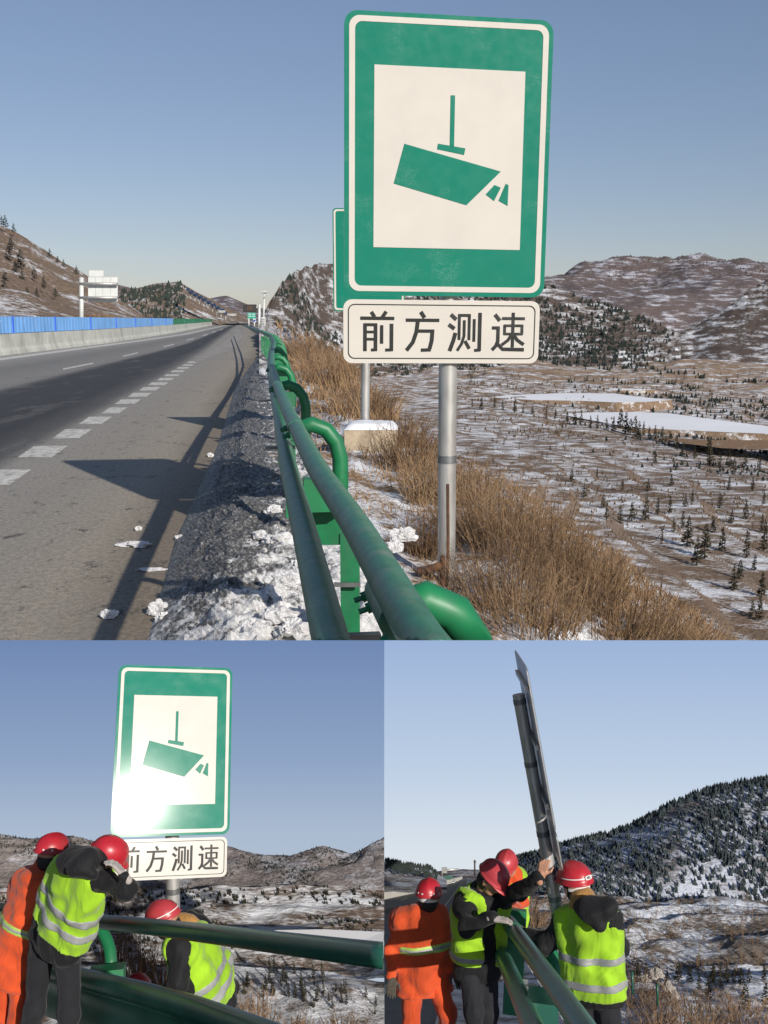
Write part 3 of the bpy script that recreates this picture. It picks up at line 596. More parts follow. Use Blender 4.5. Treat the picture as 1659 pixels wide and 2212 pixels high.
g = empty("camera_pole", W(570, 704, 190), "tall thin pole with cameras beside the road bend", "pole")
m = MB(); m.tube([W(569, 706, 190), W(571, 628, 190)], .16, 10); m.build("post", WHITE_M, g, True)
m = MB(); m.tube([W(566.5, 632.5, 190), W(576, 632, 190)], .12, 8); m.build("arm", WHITE_M, g, True)
for x in (567, 575): plate(g, "camera", x - 1.4, 629.5, x + 1.4, 632, 189.6, WHITE_M, .3)
plate(g, "junction_box", 569, 640, 572.4, 643.5, 189.7, POLE_M, .3)
g = empty("white_notice_sign", W(569, 706, 160), "small white rectangular sign at the foot of the camera pole", "road sign")
p_ = plate(g, "panel", 565, 685, 573.5, 703.5, 160, WHITE_M, .06)
for r_ in range(3):
    for k in range(2): plate(p_, "text_bar", 566.5 + k * 3.4, 688 + r_ * 4.6, 568.6 + k * 3.4, 690.4 + r_ * 4.6, 159.8, paint("grey_print", (.2, .2, .2), .6), .01)
m = MB(); m.tube([W(568, 712, 160), W(568, 703, 160)], .1, 8); m.build("post", WHITE_M, g, True)
g = empty("blue_round_sign", W(549.5, 704, 240), "tiny white sign with blue disc beside the far guardrail", "road sign")
p_ = plate(g, "panel", 546.5, 689, 552.5, 697, 240, WHITE_M, .05); m = MB(); cc = W(549.5, 692.5, 239.7); m.tube([cc, cc - np.array([0, .1, 0])], .26, 14); m.build("disc", paint("sign_blue", (.03, .08, .45), .5), p_)
m = MB(); m.tube([W(549.5, 706, 240), W(549.5, 696, 240)], .14, 8); m.build("post", WHITE_M, g, True)
for (x0, y0, x1, y1, d, lb) in ((472, 669, 487, 676, 420, "far white sign board on a gantry left of the road end"), (494, 676, 510.5, 683, 460, "second far white sign board nearer the road end")):
    g = empty("gantry_board", W(x0, 690, d), lb, "road sign"); plate(g, "panel", x0, y0 + 1.5, x1, y1 - 1, d, POLE_M, .15)
    m = MB(); m.tube([W(x0 - 4, 698, d), W(x0 - 4, y1 - 2, d), W(x1, y1 - 1, d)], .16, 8); m.build("post", POLE_M, g, True)
# photovoltaic rows on the far slope
PV = paint("solar_cell", (.035, .05, .095), .3, .2, .2, .5, 0); farm_spots = []
k = 0
for i in range(9):
    for j in range(2):
        x, y = 402 + i * 9.5 + j * 5, 622 + i * 5.6 + j * 6.5
        if x > 488: continue
        g = empty("solar_array", W(x, y + 5, 470), ("tilted dark solar array on the far left hillside"), "solar panel", "solar arrays on the far hillside")
        g["label"] = "dark solar array in the sloping rows on the far left hillside"
        a = W(x, y + 4.2, 470); u = W(x + 6.5, y + 7.6, 470) - a; v = W(x + 1.6, y - 1.5, 474) - a
        m = MB(); n_ = unit(np.cross(u, v)); m.box(a + u / 2 + v / 2, u / 2, v / 2, n_ * .05); m.build("panel", PV, g)
        m = MB(); m.tube([a + u * .5 + v * .5, a + u * .5 + v * .5 - np.array([0, 0, 3.0])], .15, 6); m.build("stand", WHITE_M, g)
# ------------------------------------------------------------------ vegetation and snow lumps of the upper terrace
def leaf_mat(name, a, bq, rough=.8):
    t = NT(name); oi = t.n("ShaderNodeObjectInfo"); n = t.noise(11, 4)
    f = t.math('ADD', t.math('MULTIPLY', n, .7), t.math('MULTIPLY', oi.outputs["Random"], .35)); t.base(t.ramp(f, [(.25, a), (.8, bq)])); t.set(Roughness=rough); t.b.inputs["Specular IOR Level"].default_value = .15; return t.mat
CONIFER = leaf_mat("conifer_needles", (.018, .020, .013), (.060, .052, .030)); CONIFER_H = leaf_mat("hazed_pine_needles", (.030, .042, .048), (.075, .095, .10)); CONIFER_B = leaf_mat("dark_conifer_needles", (.018, .025, .024), (.052, .066, .058))  # CONIFER_H: distance haze put into paler, bluish needle colours
BARK = paint("bark", (.06, .045, .035), .9, 0, .3, 10, .4)
DRY = leaf_mat("dry_grass", (.12, .068, .034), (.50, .34, .195)); TWIG = leaf_mat("dry_twigs", (.085, .052, .033), (.30, .20, .12))
def conifer_mesh(name, seed, wd=.36, n=130, mat=None, shape=1.0):
    """unit-height narrow conifer: trunk and many small drooping sprays with gaps"""
    r = random.Random(seed); m = MB(); m.tube([(0, 0, -.05), (0, 0, .5), (0, 0, .96)], [.022, .014, .003], 5, mi=0)
    for i in range(n):
        z = .04 + .94 * (i + r.random()) / n; a = r.random() * 6.283; w = wd * .5 * ((1 - z) ** (.75 * shape)) * (.55 + .6 * r.random()) * (.45 + .55 * min(1, z / .14)) + .018
        ln = w; d = np.array([math.cos(a), math.sin(a), 0]); s = np.array([-d[1], d[0], 0]); r0 = ln * r.uniform(0, .35); z2 = z + r.uniform(-.06, .07); tw = r.uniform(.3, .55) * ln + .014
        p0 = d * r0 + np.array([0, 0, z + .02]); p1 = d * ln * .75 + s * tw * .6 + np.array([0, 0, z2 - .01 + r.uniform(-.02, .03)]); p2 = d * ln + np.array([0, 0, z2 + .02]); p3 = d * ln * .7 - s * tw * .6 + np.array([0, 0, z2 + r.uniform(-.03, .02)])
        m.add([p0, p1, p2, p3], [(0, 1, 2), (0, 2, 3)], 1)
    me = bpy.data.meshes.new(name); me.from_pydata(m.v, [], m.f); me.materials.append(BARK); me.materials.append(mat or CONIFER); me.polygons.foreach_set("material_index", m.m); return me
CON = [conifer_mesh("conifer", 100 + i, rng.uniform(.28, .46), 120, CONIFER, rng.uniform(.7, 1.1)) for i in range(6)]
CONB_ = [conifer_mesh("conifer_dark", 200 + i, rng.uniform(.46, .64), 90, CONIFER_B, rng.uniform(.75, 1.1)) for i in range(5)]
def tree(me, p, h, label, group, up=(0, 0, 1), fat=1.0):
    o = bpy.data.objects.new("conifer", me); COL.objects.link(o); o.location = Vector(p)
    q = Vector(up).to_track_quat('Z', 'Y').to_matrix().to_4x4(); o.matrix_world = Matrix.Translation(Vector(p)) @ q @ Matrix.Rotation(rng.random() * 6.28, 4, 'Z') @ Matrix.Diagonal((h * fat, h * fat, h, 1))
    return tag(o, label, "tree", group)
def blob_conifer(name, seed, mat):
    """compact little conifer: jagged overlapping skirts"""
    r = random.Random(seed); m = MB()
    for (z0, z1, w) in ((.0, .62, .24), (.25, .85, .19), (.5, 1.0, .12)):
        n = 7; V = [(0, 0, z1)]
        for k in range(n * 2): a = math.pi * k / n + r.random() * .3; rr = w * (1.15 if k % 2 else .62) * r.uniform(.8, 1.25); V.append((math.cos(a) * rr, math.sin(a) * rr, z0 + r.uniform(-.03, .08)))
        m.add(V, [(0, 1 + k, 1 + (k + 1) % (n * 2)) for k in range(n * 2)], 1)
    me = bpy.data.meshes.new(name); me.from_pydata(m.v, [], m.f); me.materials.append(BARK); me.materials.append(mat); me.polygons.foreach_set("material_index", m.m); return me
BLOBS = [blob_conifer("conifer_small", 300 + i, CONIFER_B) for i in range(5)]
def tree_mass(name, spots, meshes, mat_ids, label, up=(0, 0, 1), step=1, mats=None):
    """many tiny trees that read as one wood: joined geometry"""
    V, Q, MI = [], [], []; base = 0; q = np.array(Vector(up).to_track_quat('Z', 'Y').to_matrix())
    pre = []
    for me in meshes:
        v = np.array([x.co[:] for x in me.vertices]); f = [(tuple(p.vertices), p.material_index) for p in me.polygons]; f = [x for k, x in enumerate(f) if x[1] == 1 and k % step == 0]
        idx = sorted({i for p, _ in f for i in p}); mp = {a: k for k, a in enumerate(idx)}; pre.append((v[idx], [tuple(mp[i] for i in p) for p, _ in f]))
    Vs = []
    for (p, h) in spots:
        if tuple(up) == (0, 0, 1) and (np.asarray(p) - CAM) @ np.array(SEAM_N) < .02: continue
        v, f = pre[rng.randrange(len(pre))]; a = rng.random() * 6.28; c, s_ = math.cos(a), math.sin(a); rz = np.array([[c, -s_, 0], [s_, c, 0], [0, 0, 1]]); fat = rng.uniform(.8, 1.5)
        w = (v * np.array([h * fat, h * fat, h])) @ rz.T @ q.T + np.asarray(p); Vs.append(w); Q += [tuple(i + base for i in g) for g in f]; base += len(w)
    me = bpy.data.meshes.new(name); me.from_pydata(np.concatenate(Vs).tolist(), [], Q); o = link(name, me, mats or CONIFER); return tag(o, label, kind="stuff")
# trees one can pick out on the near valley terraces: (x, foot row, height in survey px)
spots = [(1310, 1123, 40), (1365, 1127, 42), (1303, 1098, 30), (1340, 1130, 36), (1395, 1123, 50), (1420, 1112, 36), (1447, 1110, 38), (1480, 1095, 28), (1495, 1085, 26), (1555, 1098, 32), (1610, 1122, 40), (1625, 1060, 30), (1650, 1090, 30),
         (1485, 1180, 62), (1505, 1222, 60), (1522, 1205, 70), (1560, 1190, 48), (1612, 1205, 56), (1650, 1190, 62), (1585, 1275, 54), (1645, 1290, 52), (1598, 1250, 40), (1630, 1232, 36), (1475, 1140, 36), (1533, 1005, 52), (1530, 985, 40), (1575, 1010, 38), (1585, 1025, 34), (1610, 1010, 30), (1640, 1020, 36),
         (1180, 905, 24), (1242, 918, 30), (1255, 920, 28), (1340, 925, 40), (1352, 938, 46), (1372, 945, 44), (1390, 942, 30), (1415, 950, 30), (1446, 962, 30), (1460, 970, 28), (1475, 985, 30), (1112, 892, 30), (1068, 880, 24), (1040, 885, 26), (1086, 885, 20), (1200, 905, 18), (1225, 912, 22), (1275, 925, 26), (1290, 928, 30), (1310, 930, 26), (1325, 935, 32), (1430, 955, 32), (1555, 1010, 30), (1500, 990, 26), (1020, 880, 18), (1150, 895, 20), (1130, 892, 16), (1362, 940, 34), (1380, 948, 36), (1402, 948, 26), (1437, 965, 24), (1400, 1060, 26), (1262, 1075, 30), (1235, 1040, 26), (1415, 1000, 24), (1290, 1030, 20), (1345, 1060, 24), (1450, 1050, 26), (1575, 1060, 26), (1540, 1150, 34), (1455, 1150, 30), (1430, 1170, 26), (1645, 1150, 40), (1580, 1130, 30), (1640, 1340, 50), (1625, 1330, 34)]
def on_valley(x, y):
    lo, hi2 = 0.0, 1.0
    for _ in range(24):
        md = (lo + hi2) / 2; p = va_at(x, md) - CAM; dep = p @ FWD; row = (512 - F * (p @ UP) / dep) / K
        if row > y: lo = md
        else: hi2 = md
    p = va_at(x, lo); return p, (p - CAM) @ FWD
for i, (x, y, hp) in enumerate(spots):
    p, d = on_valley(x, y); tree(CON[i % 6], p - np.array([0, 0, .02 * d / 100]), hp * K * d / F * 1.08, "small dark conifer on the snow patched terraces right of the big sign", "conifers on the valley terraces", fat=1.1)
mass = []
for i in range(900):
    x, t = rng.uniform(980, 1760), rng.uniform(.34, .95); p = va_at(x, t); d = (p - CAM) @ FWD
    if fbm(np.array([p[0] * .02]), np.array([p[1] * .03]), 3, 77)[0] < .02: continue
    mass.append((p, rng.uniform(6, 13) * K * d / F))
tree_mass("conifer_wood", mass, CON, None, "scattered tiny conifers across the far valley floor", step=2)
mass = []
for i in range(4200):
    x, t = rng.uniform(590, 1465), rng.uniform(.0, .66); p = hi_at(x, t); d = (p - CAM) @ FWD
    if fbm(np.array([p[0] * .012]), np.array([p[1] * .02 + p[2] * .03]), 3, 78)[0] < -.05 or (x > 1300 and rng.random() < (x - 1300) / 170): continue
    mass.append((p, rng.uniform(6, 12) * K * d / F))
tree_mass("conifer_wood", mass, BLOBS, None, "dark conifer plantation covering the hill behind the big sign", mats=CONIFER_B)
mass = []
for i in range(2600):
    x, t = rng.uniform(1180, 1800), rng.uniform(.42, .97); p = va_at(x, t); d = (p - CAM) @ FWD
    if rng.random() > min(1, max(0, (x - 1180) / 420)) ** 1.3 or fbm(np.array([p[0] * .02]), np.array([p[1] * .05]), 3, 79)[0] < -.12: continue
    mass.append((p, rng.uniform(5, 12) * K * d / F))
for i in range(900):
    x, t = rng.uniform(-60, 255), rng.uniform(.0, .66)
tree_mass("conifer_wood", mass, BLOBS, None, "dense dark wood at the right edge of the valley", mats=CONIFER_B)
for i, (x, y, hp, d) in enumerate([(12, 488, 22, 296), (30, 500, 18, 296), (4, 484, 18, 298), (108, 552, 16, 300), (125, 566, 14, 305), (138, 575, 15, 308), (166, 592, 18, 312), (20, 560, 30, 262), (45, 575, 34, 258), (35, 590, 26, 250), (10, 640, 34, 226), (12, 612, 26, 236), (75, 600, 24, 250), (60, 640, 20, 226), (80, 642, 20, 226), (95, 620, 22, 236), (120, 640, 20, 236), (48, 605, 22, 245), (25, 535, 24, 275)]):
    tree(CONB_[i % 5], W(x, y + 3, d - 6), hp * K * d / F * 1.15, "dark bushy conifer on the brown cut hillside left of the road", "conifers on the left hillside", fat=1.2)
mass = []
for i in range(420):
    x = rng.uniform(262, 400); t = rng.uniform(.05, .62); p = lh_at(x, t); d = (p - CAM) @ FWD; row = 612 + (x - 262) * .55
    mass.append((p, rng.uniform(7, 12) * K * d / F))
tree_mass("conifer_wood", mass, BLOBS, None, "dark conifers on the tan hill beyond the median", mats=CONIFER_B)
mass = []
for i in range(5200):
    x, t = rng.uniform(980, 1760), rng.uniform(.0, 1.0) ** 1.2; p = va_at(x, t * .8); d = (p - CAM) @ FWD
    if fbm(np.array([p[0] * .05]), np.array([p[1] * .05]), 3, 80)[0] < 0: continue
    mass.append((p, rng.uniform(2.5, 8) * K * d / F))
tree_mass("scrub", mass, BLOBS, None, "low brown scrub dotted over the valley terraces", mats=leaf_mat("brown_scrub", (.05, .034, .022), (.17, .115, .07)))
mass = []
for i in range(6500):
    x, t = rng.uniform(1150, 1760), rng.uniform(.05, .68); p = ri_at(x, t); d = (p - CAM) @ FWD
    if fbm(np.array([p[0] * .01]), np.array([p[1] * .01]), 3, 81)[0] < -.05: continue
    mass.append((p, rng.uniform(1.6, 4) * K * d / F))
tree_mass("scrub", mass, BLOBS, None, "fine dark scrub on the far right ridge", mats=leaf_mat("ridge_scrub", (.06, .05, .05), (.13, .105, .10)))
def blade_mesh(specs, mi=0):
    """specs: base, tip, bend, width -> three-segment strips"""
    V, Q = [], []
    for (a, t, bend, w) in specs:
        a = np.asarray(a, float); t = np.asarray(t, float); d = t - a; s = np.cross(d, [rng.uniform(-1, 1), rng.uniform(-1, 1), .3]); s = s / (np.linalg.norm(s) + 1e-9) * w; b0 = len(V)
        for k in range(4):
            u = k / 3; p = a + d * u + np.asarray(bend) * math.sin(u * math.pi * .6) ; ww = s * (1 - u * .85); V += [p - ww, p + ww]
        Q += [(b0 + 2 * k, b0 + 2 * k + 2, b0 + 2 * k + 3, b0 + 2 * k + 1) for k in range(3)]
    return V, Q
def bush(p, h, wd, n, mat, label, group=None, name="dry_bush", clipf=None, wb=.006, up=(0, 0, 1.0), tw=.25):
    p = np.asarray(p, float); up = np.asarray(up, float); root = empty(name, p, label, "bush", group); sx = unit(np.cross(up, [0, 1.0, .3])); sy = unit(np.cross(up, sx))
    for nm, cnt, mt, wf, hf in (("grass_blades", int(n * (1 - tw)), mat, 1.0, .85), ("twigs", int(n * tw), TWIG, 1.3, 1.1)):
        sp = []
        for i in range(cnt):
            a = rng.random() * 6.283; r0 = wd * .55 * rng.random() ** .6; b0 = p + sx * math.cos(a) * r0 + sy * math.sin(a) * r0 - up * .04
            a2 = a + rng.uniform(-.9, .9); l = h * rng.uniform(.45, 1.0) * hf * (1 - .35 * r0 / wd); o_ = wd * rng.uniform(.0, .5)
            tip = b0 + up * l + sx * math.cos(a2) * o_ + sy * math.sin(a2) * o_; sp.append((b0, tip, up * l * rng.uniform(-.05, .12) + sx * rng.uniform(-.1, .1) * l, wb * wf * rng.uniform(.6, 1.3)))
            if nm == "twigs":
                for _ in range(3):
                    u = rng.uniform(.35, .85); q = lerp(b0, tip, u); sp.append((q, q + up * l * rng.uniform(.08, .3) + sx * rng.uniform(-.3, .3) * l + sy * rng.uniform(-.2, .2) * l, up * 0, wb * .7))
        V, Q = blade_mesh(sp); m = MB(); m.add(V, Q); o = m.build(nm, mt, root); o["kind"] = "stuff"
        if clipf: clipf(o, False)
    return root
def on_sheet(at, x, y):
    lo, hi2 = 0.0, 1.0
    for _ in range(24):
        md = (lo + hi2) / 2; p = at(x, md) - CAM; row = (512 - F * (p @ UP) / (p @ FWD)) / K
        if row > y: lo = md
        else: hi2 = md
    p = at(x, lo); return p, (p - CAM) @ FWD
# the mass of dry brush behind the post
blist = [(1030, 1170, 190, 170, "tall tawny dry brush close behind the sign post"), (1110, 1180, 170, 170, "rounded tawny brush clump right of the sign post"), (1180, 1240, 190, 180, "bushy dry clump on the crest right of the post"), (1070, 1300, 180, 170, "low dry brush at the foot of the sign post"),
         (1150, 1360, 180, 190, "dry brush at the lower picture edge right of the rail end"), (1250, 1300, 170, 180, "reddish dry brush on the falling crest"), (1330, 1370, 160, 190, "dry brush low on the right slope"), (1420, 1400, 110, 170, "dry grass clump near the lower right corner"),
         (930, 1080, 130, 110, "straggly dry weeds just left of the sign post"), (880, 1010, 110, 120, "dry weeds beside the concrete footing"), (1000, 1080, 110, 120, "dry weeds seen between the post and the valley"), (850, 960, 90, 110, "dry weeds behind the concrete footing"), (720, 830, 80, 120, "tawny grass clump on the verge before the second sign"), (660, 780, 60, 90, "tawny grass clump beside the curving rail"), (790, 900, 90, 110, "dry weeds around the second post"), (690, 800, 60, 100, "tawny verge grass behind the guardrail curve"), (1290, 1250, 90, 110, "thin dry twigs on the snowy crest"), (910, 1200, 110, 90, "dark dry weeds left of the post foot"), (1500, 1420, 90, 150, "dry grass clump at the right lower edge")]
for i, (x, y, hp, wp, lb) in enumerate(blist):
    p, d = on_sheet(sh_at, x, y); bush(p, hp * K * d / F, wp * K * d / F, 400, DRY, lb, "dry brush on the verge", clipf=clip_top, wb=.0011 * d * .34, tw=.42)
sp = []
for i in range(15000):
    x = rng.uniform(600, 1600); t = rng.uniform(.12, .76) if x > 900 else rng.uniform(.25, .78); p = sh_at(x, t)
    nz = fbm(np.array([p[0] * .9]), np.array([p[1] * .5]), 3, 55)[0]
    if nz < (-.02 if x < 1050 else -.15): continue
    if x < 900 and t < .45 and rng.random() < .8: continue
    d = (p - CAM) @ FWD; h = rng.uniform(8, 30) * K * d / F * (1.5 if 640 < x < 860 and t > .5 else 1); sp.append((p, p + np.array([rng.uniform(-.5, .5) * h, rng.uniform(-.3, .3) * h, h]), (0, 0, 0), .0006 * d))
V, Q = blade_mesh(sp); m = MB(); m.add(V, Q); o = m.build("dry_grass", DRY); tag(o, "short tawny dead grass over the verge", kind="stuff"); clip_top(o, False)
for i in range(5):
    x = (530 + rng.random() * 0, 560, 600, 690, 460)[i]
for i, (x, y, hp, lb) in enumerate([(196, 697, 30, "orange bush behind the blue screen nearest the white gantry"), (215, 697, 30, "orange bush behind the blue screen, second from the gantry"), (238, 698, 28, "orange bush behind the blue screen under the gantry panel"), (290, 700, 26, "orange bush farther along the blue screen"), (318, 700, 24, "last orange bush before the green screen")]):
    p = W(x, y + 6, 200); bush(p, hp * K * 200 / F, 26 * K * 200 / F, 500, DRY, lb, "orange bushes behind the screen", wb=.07, tw=.15)
# snow lumps on the asphalt
SNOW_D = paint("grubby_snow", (.66, .66, .67), .75, 0, .15, 10, .8, (.26, .24, .22), .36, .03)
def lump(name, p, sx, sy, sz, mat, label, cat, group=None, seed=0, clipf=None):
    bm = bmesh.new(); bmesh.ops.create_icosphere(bm, subdivisions=4, radius=1); r = random.Random(seed); off = [r.uniform(0, 50) for _ in range(3)]
    C_ = np.array([v.co[:] for v in bm.verts]); n = fbm(C_[:, 0] * 1.7 + off[0] + C_[:, 2], C_[:, 1] * 1.7 + off[1] - C_[:, 2] * .7, 4, seed) + .5 * fbm(C_[:, 0] * 5 + off[2], C_[:, 1] * 5 + C_[:, 2] * 4, 2, seed)
    C_ = C_ * (1 + .75 * n)[:, None]; C_[:, 2] = np.maximum(C_[:, 2], -.35); C_ *= np.array([sx, sy, sz])
    for v, q in zip(bm.verts, C_): v.co = Vector(q)
    me = bpy.data.meshes.new(name); bm.to_mesh(me); bm.free(); o = link(name, me, mat); o.location = Vector(p)
    tag(o, label, cat, group)
    if clipf: clipf(o)
    return o
LUMPS = [(297, 1176, .34, .22, .07, "long flat slab of snow on the shoulder across the sign shadow"), (236, 1328, .14, .14, .08, "small snow lump in the lower left asphalt"), (346, 1318, .17, .16, .14, "snow lump at the foot of the bank near the bottom edge"), (352, 1340, .12, .12, .12, "second snow lump touching the bank bottom"), (298, 1143, .07, .08, .06, "tiny snow lump beside the sign shadow"),
         (388, 1163, .09, .1, .07, "snow lump against the bank halfway up"), (455, 985, .1, .12, .08, "far snow lump against the bank"), (330, 1230, .26, .12, .03, "thin snow crust by the bank"), (360, 1216, .08, .08, .06, "round snow lump by the bank edge"), (498, 885, .14, .2, .1, "white snow block where the rail shadow meets the bank"), (308, 1362, .1, .1, .06, "grey snow bit at the very bottom of the shoulder")]
for i, (x, y, a, bq, cc, lb) in enumerate(LUMPS[:8]): lump("snow_lump", G(x, y, cc * .3), a * .55, bq * .5, cc * .6, SNOW_D, lb, "snow lump", "snow lumps on the asphalt", i + 3, clip_top)
CHS = [(600, 1330, .20), (610, 1260, .18), (630, 1370, .2), (545, 1355, .15), (600, 1170, .17), (560, 1160, .12), (640, 1230, .16), (590, 1105, .13), (870, 1160, .2), (850, 1185, .14)]
for i, (x, y, r_) in enumerate(CHS): lump("snow_block", G(x, y, .36), r_ * rng.uniform(.5, .9), r_ * .6, r_ * .5, SNOW_D, "broken block of clean snow on the bank beside the rail", "snow block", "snow blocks on the bank", i + 40, clip_top)
# ------------------------------------------------------------------ people: bodies and clothes grown from distance fields
def surface(fn, lo, hi, h):
    lo = np.asarray(lo, float); n = np.maximum(3, np.ceil((np.asarray(hi) - lo) / h).astype(int) + 1)
    ax = [lo[k] + h * np.arange(n[k]) for k in range(3)]; X, Y, Z = np.meshgrid(*[a.astype(np.float32) for a in ax], indexing='ij')
    v = fn(np.stack([X, Y, Z], -1)); ins = v < 0
    c = ins[:-1, :-1, :-1].astype(np.int8)
    cnt = sum(ins[i:n[0] - 1 + i, j:n[1] - 1 + j, k:n[2] - 1 + k].astype(np.int8) for i in (0, 1) for j in (0, 1) for k in (0, 1))
    act = (cnt > 0) & (cnt < 8); idx = -np.ones(act.shape, np.int64); ci = np.argwhere(act); idx[act] = np.arange(len(ci))
    S = np.zeros((len(ci), 3)); N = np.zeros(len(ci)); cor = [(i, j, k) for i in (0, 1) for j in (0, 1) for k in (0, 1)]
    for a in range(8):
        for b in range(a + 1, 8):
            A, B = np.array(cor[a]), np.array(cor[b])
            if abs(A - B).sum() != 1: continue
            va = v[ci[:, 0] + A[0], ci[:, 1] + A[1], ci[:, 2] + A[2]]; vb = v[ci[:, 0] + B[0], ci[:, 1] + B[1], ci[:, 2] + B[2]]; m = (va < 0) != (vb < 0)
            t = np.where(m, va / np.where(m, va - vb, 1), 0); S += np.where(m[:, None], A + (B - A) * t[:, None], 0); N += m
    P = lo + h * (ci + S / np.maximum(N, 1)[:, None]); Q = []
    for k in range(3):
        i1, i2 = [(1, 2), (2, 0), (0, 1)][k]; sl = [slice(0, n[0] - 1), slice(0, n[1] - 1), slice(0, n[2] - 1)]; sl[i1] = slice(1, n[i1] - 1); sl[i2] = slice(1, n[i2] - 1)
        a = ins[tuple(sl)]; s2 = list(sl); s2[k] = slice(1, n[k]); b = ins[tuple(s2)]
        for flip, m in ((False, a & ~b), (True, ~a & b)):
            e = np.argwhere(m)
            if not len(e): continue
            e = e.copy(); e[:, i1] += 1; e[:, i2] += 1; d1 = np.zeros(3, int); d1[i1] = 1; d2 = np.zeros(3, int); d2[i2] = 1
            q = [idx[tuple((e - x).T)] for x in (0 * d1, d1, d1 + d2, d2)]; q = np.stack(q, 1); Q.append(q[:, ::-1] if flip else q)
    return P, np.concatenate(Q) if Q else np.zeros((0, 4), int)
def cone(p, a, b, ra, rb):
    a = np.asarray(a, np.float32); b = np.asarray(b, np.float32); d = b - a; L = float(d @ d) + 1e-9; q = p - a; t = np.clip((q @ d) / L, 0, 1); q = q - t[..., None] * d
    return np.sqrt((q * q).sum(-1)) - (ra + t * (rb - ra))
def smin(a, b, k):
    h = np.clip(.5 + .5 * (b - a) / k, 0, 1); return b + (a - b) * h - k * h * (1 - h)
def union(p, prims, k):
    d = None
    for a, b, ra, rb in prims:
        c = cone(p, a, b, ra, rb); d = c if d is None else smin(d, c, k)
    return d
def folds(p, amp, s=1.0, seed=0):
    r = random.Random(seed); f = 0
    for i in range(4):
        k = np.array([r.uniform(-1, 1), r.uniform(-1, 1), r.uniform(-.4, 1.4)], np.float32); k = k / np.linalg.norm(k) * (18 + 11 * i) * s; f = f + np.sin(p @ k + 1.5 * np.sin(p @ (k[[1, 2, 0]] * .45)) + r.random() * 6) / (1 + .4 * i)
    return f * amp
def grow(name, mat, parent, prims, k=.05, h=.013, extra=None, amp=0.0, seed=0, pad=.03):
    ctr = np.array(parent.location if parent.parent is None else parent.parent.location)
    pts = np.array([q for a, b, ra, rb in prims for q in (np.asarray(a) - max(ra, rb), np.asarray(a) + max(ra, rb), np.asarray(b) - max(ra, rb), np.asarray(b) + max(ra, rb))]); lo, hi = pts.min(0) - pad, pts.max(0) + pad; c0 = (lo + hi) / 2
    def fn(p):
        d = union(p, prims, k)
        if amp: d = d + folds(p - ctr.astype(np.float32), amp, 1, seed)
        return extra(p, d) if extra else d
    P, Q = surface(fn, lo, hi, h)
    me = bpy.data.meshes.new(name); me.from_pydata(P.tolist(), [], Q.tolist()); smooth(me); return link(name, me, mat, parent)
SKIN = paint("skin", (.42, .22, .14), .5, 0, .1, 20, .05); HAIR = paint("black_hair", (.012, .011, .011), .7, 0, .2, 60, .4)
EYE = paint("eye_dark", (.02, .015, .012), .25); LIP = paint("lip", (.28, .11, .09), .5)
HELMET = paint("helmet_red", (.42, .018, .030), .36, 0, .12, 14, .05, (.26, .045, .045), .36); HELMET_P = paint("helmet_faded_red", (.42, .045, .055), .36, 0, .1, 8, .03)
ORANGE = cloth("orange_coat", (.56, .072, .018), .85, .9, 6, var=.24); BLACK = cloth("black_jacket", (.010, .010, .012), .75, .6, sheen=.08); BLACKP = cloth("black_trousers", (.016, .017, .021), .85, .7, 7, sheen=.08)
LIME = cloth("lime_vest", (.29, .53, .020), .8, .9, 6, var=.22); REFL = paint("reflective_tape", (.27, .28, .28), .45, 0, .15, 14, .1); REFL2 = paint("reflective_lime_tape", (.34, .50, .10), .5, 0, .15, 14, .1)
TANC = cloth("tan_collar", (.36, .19, .055), .9, .7); GLOVE = cloth("grey_glove", (.34, .31, .29), .9, .5); GLOVE_D = cloth("dark_glove", (.07, .06, .045), .8, .5); MASK = cloth("black_mask", (.015, .015, .016), .9, .3)
WHITEP = paint("white_print", (.72, .70, .68), .5); GOLD = paint("gold_print", (.62, .38, .03), .45); BLUEP = paint("blue_print", (.06, .09, .28), .4); BLACKPR = paint("black_print", (.03, .03, .03), .5)
def head_frame(f, u):
    f = unit(f); u = np.asarray(u, float); u = unit(u - f * (u @ f)); return f, u, np.cross(f, u)      # forward, up, right
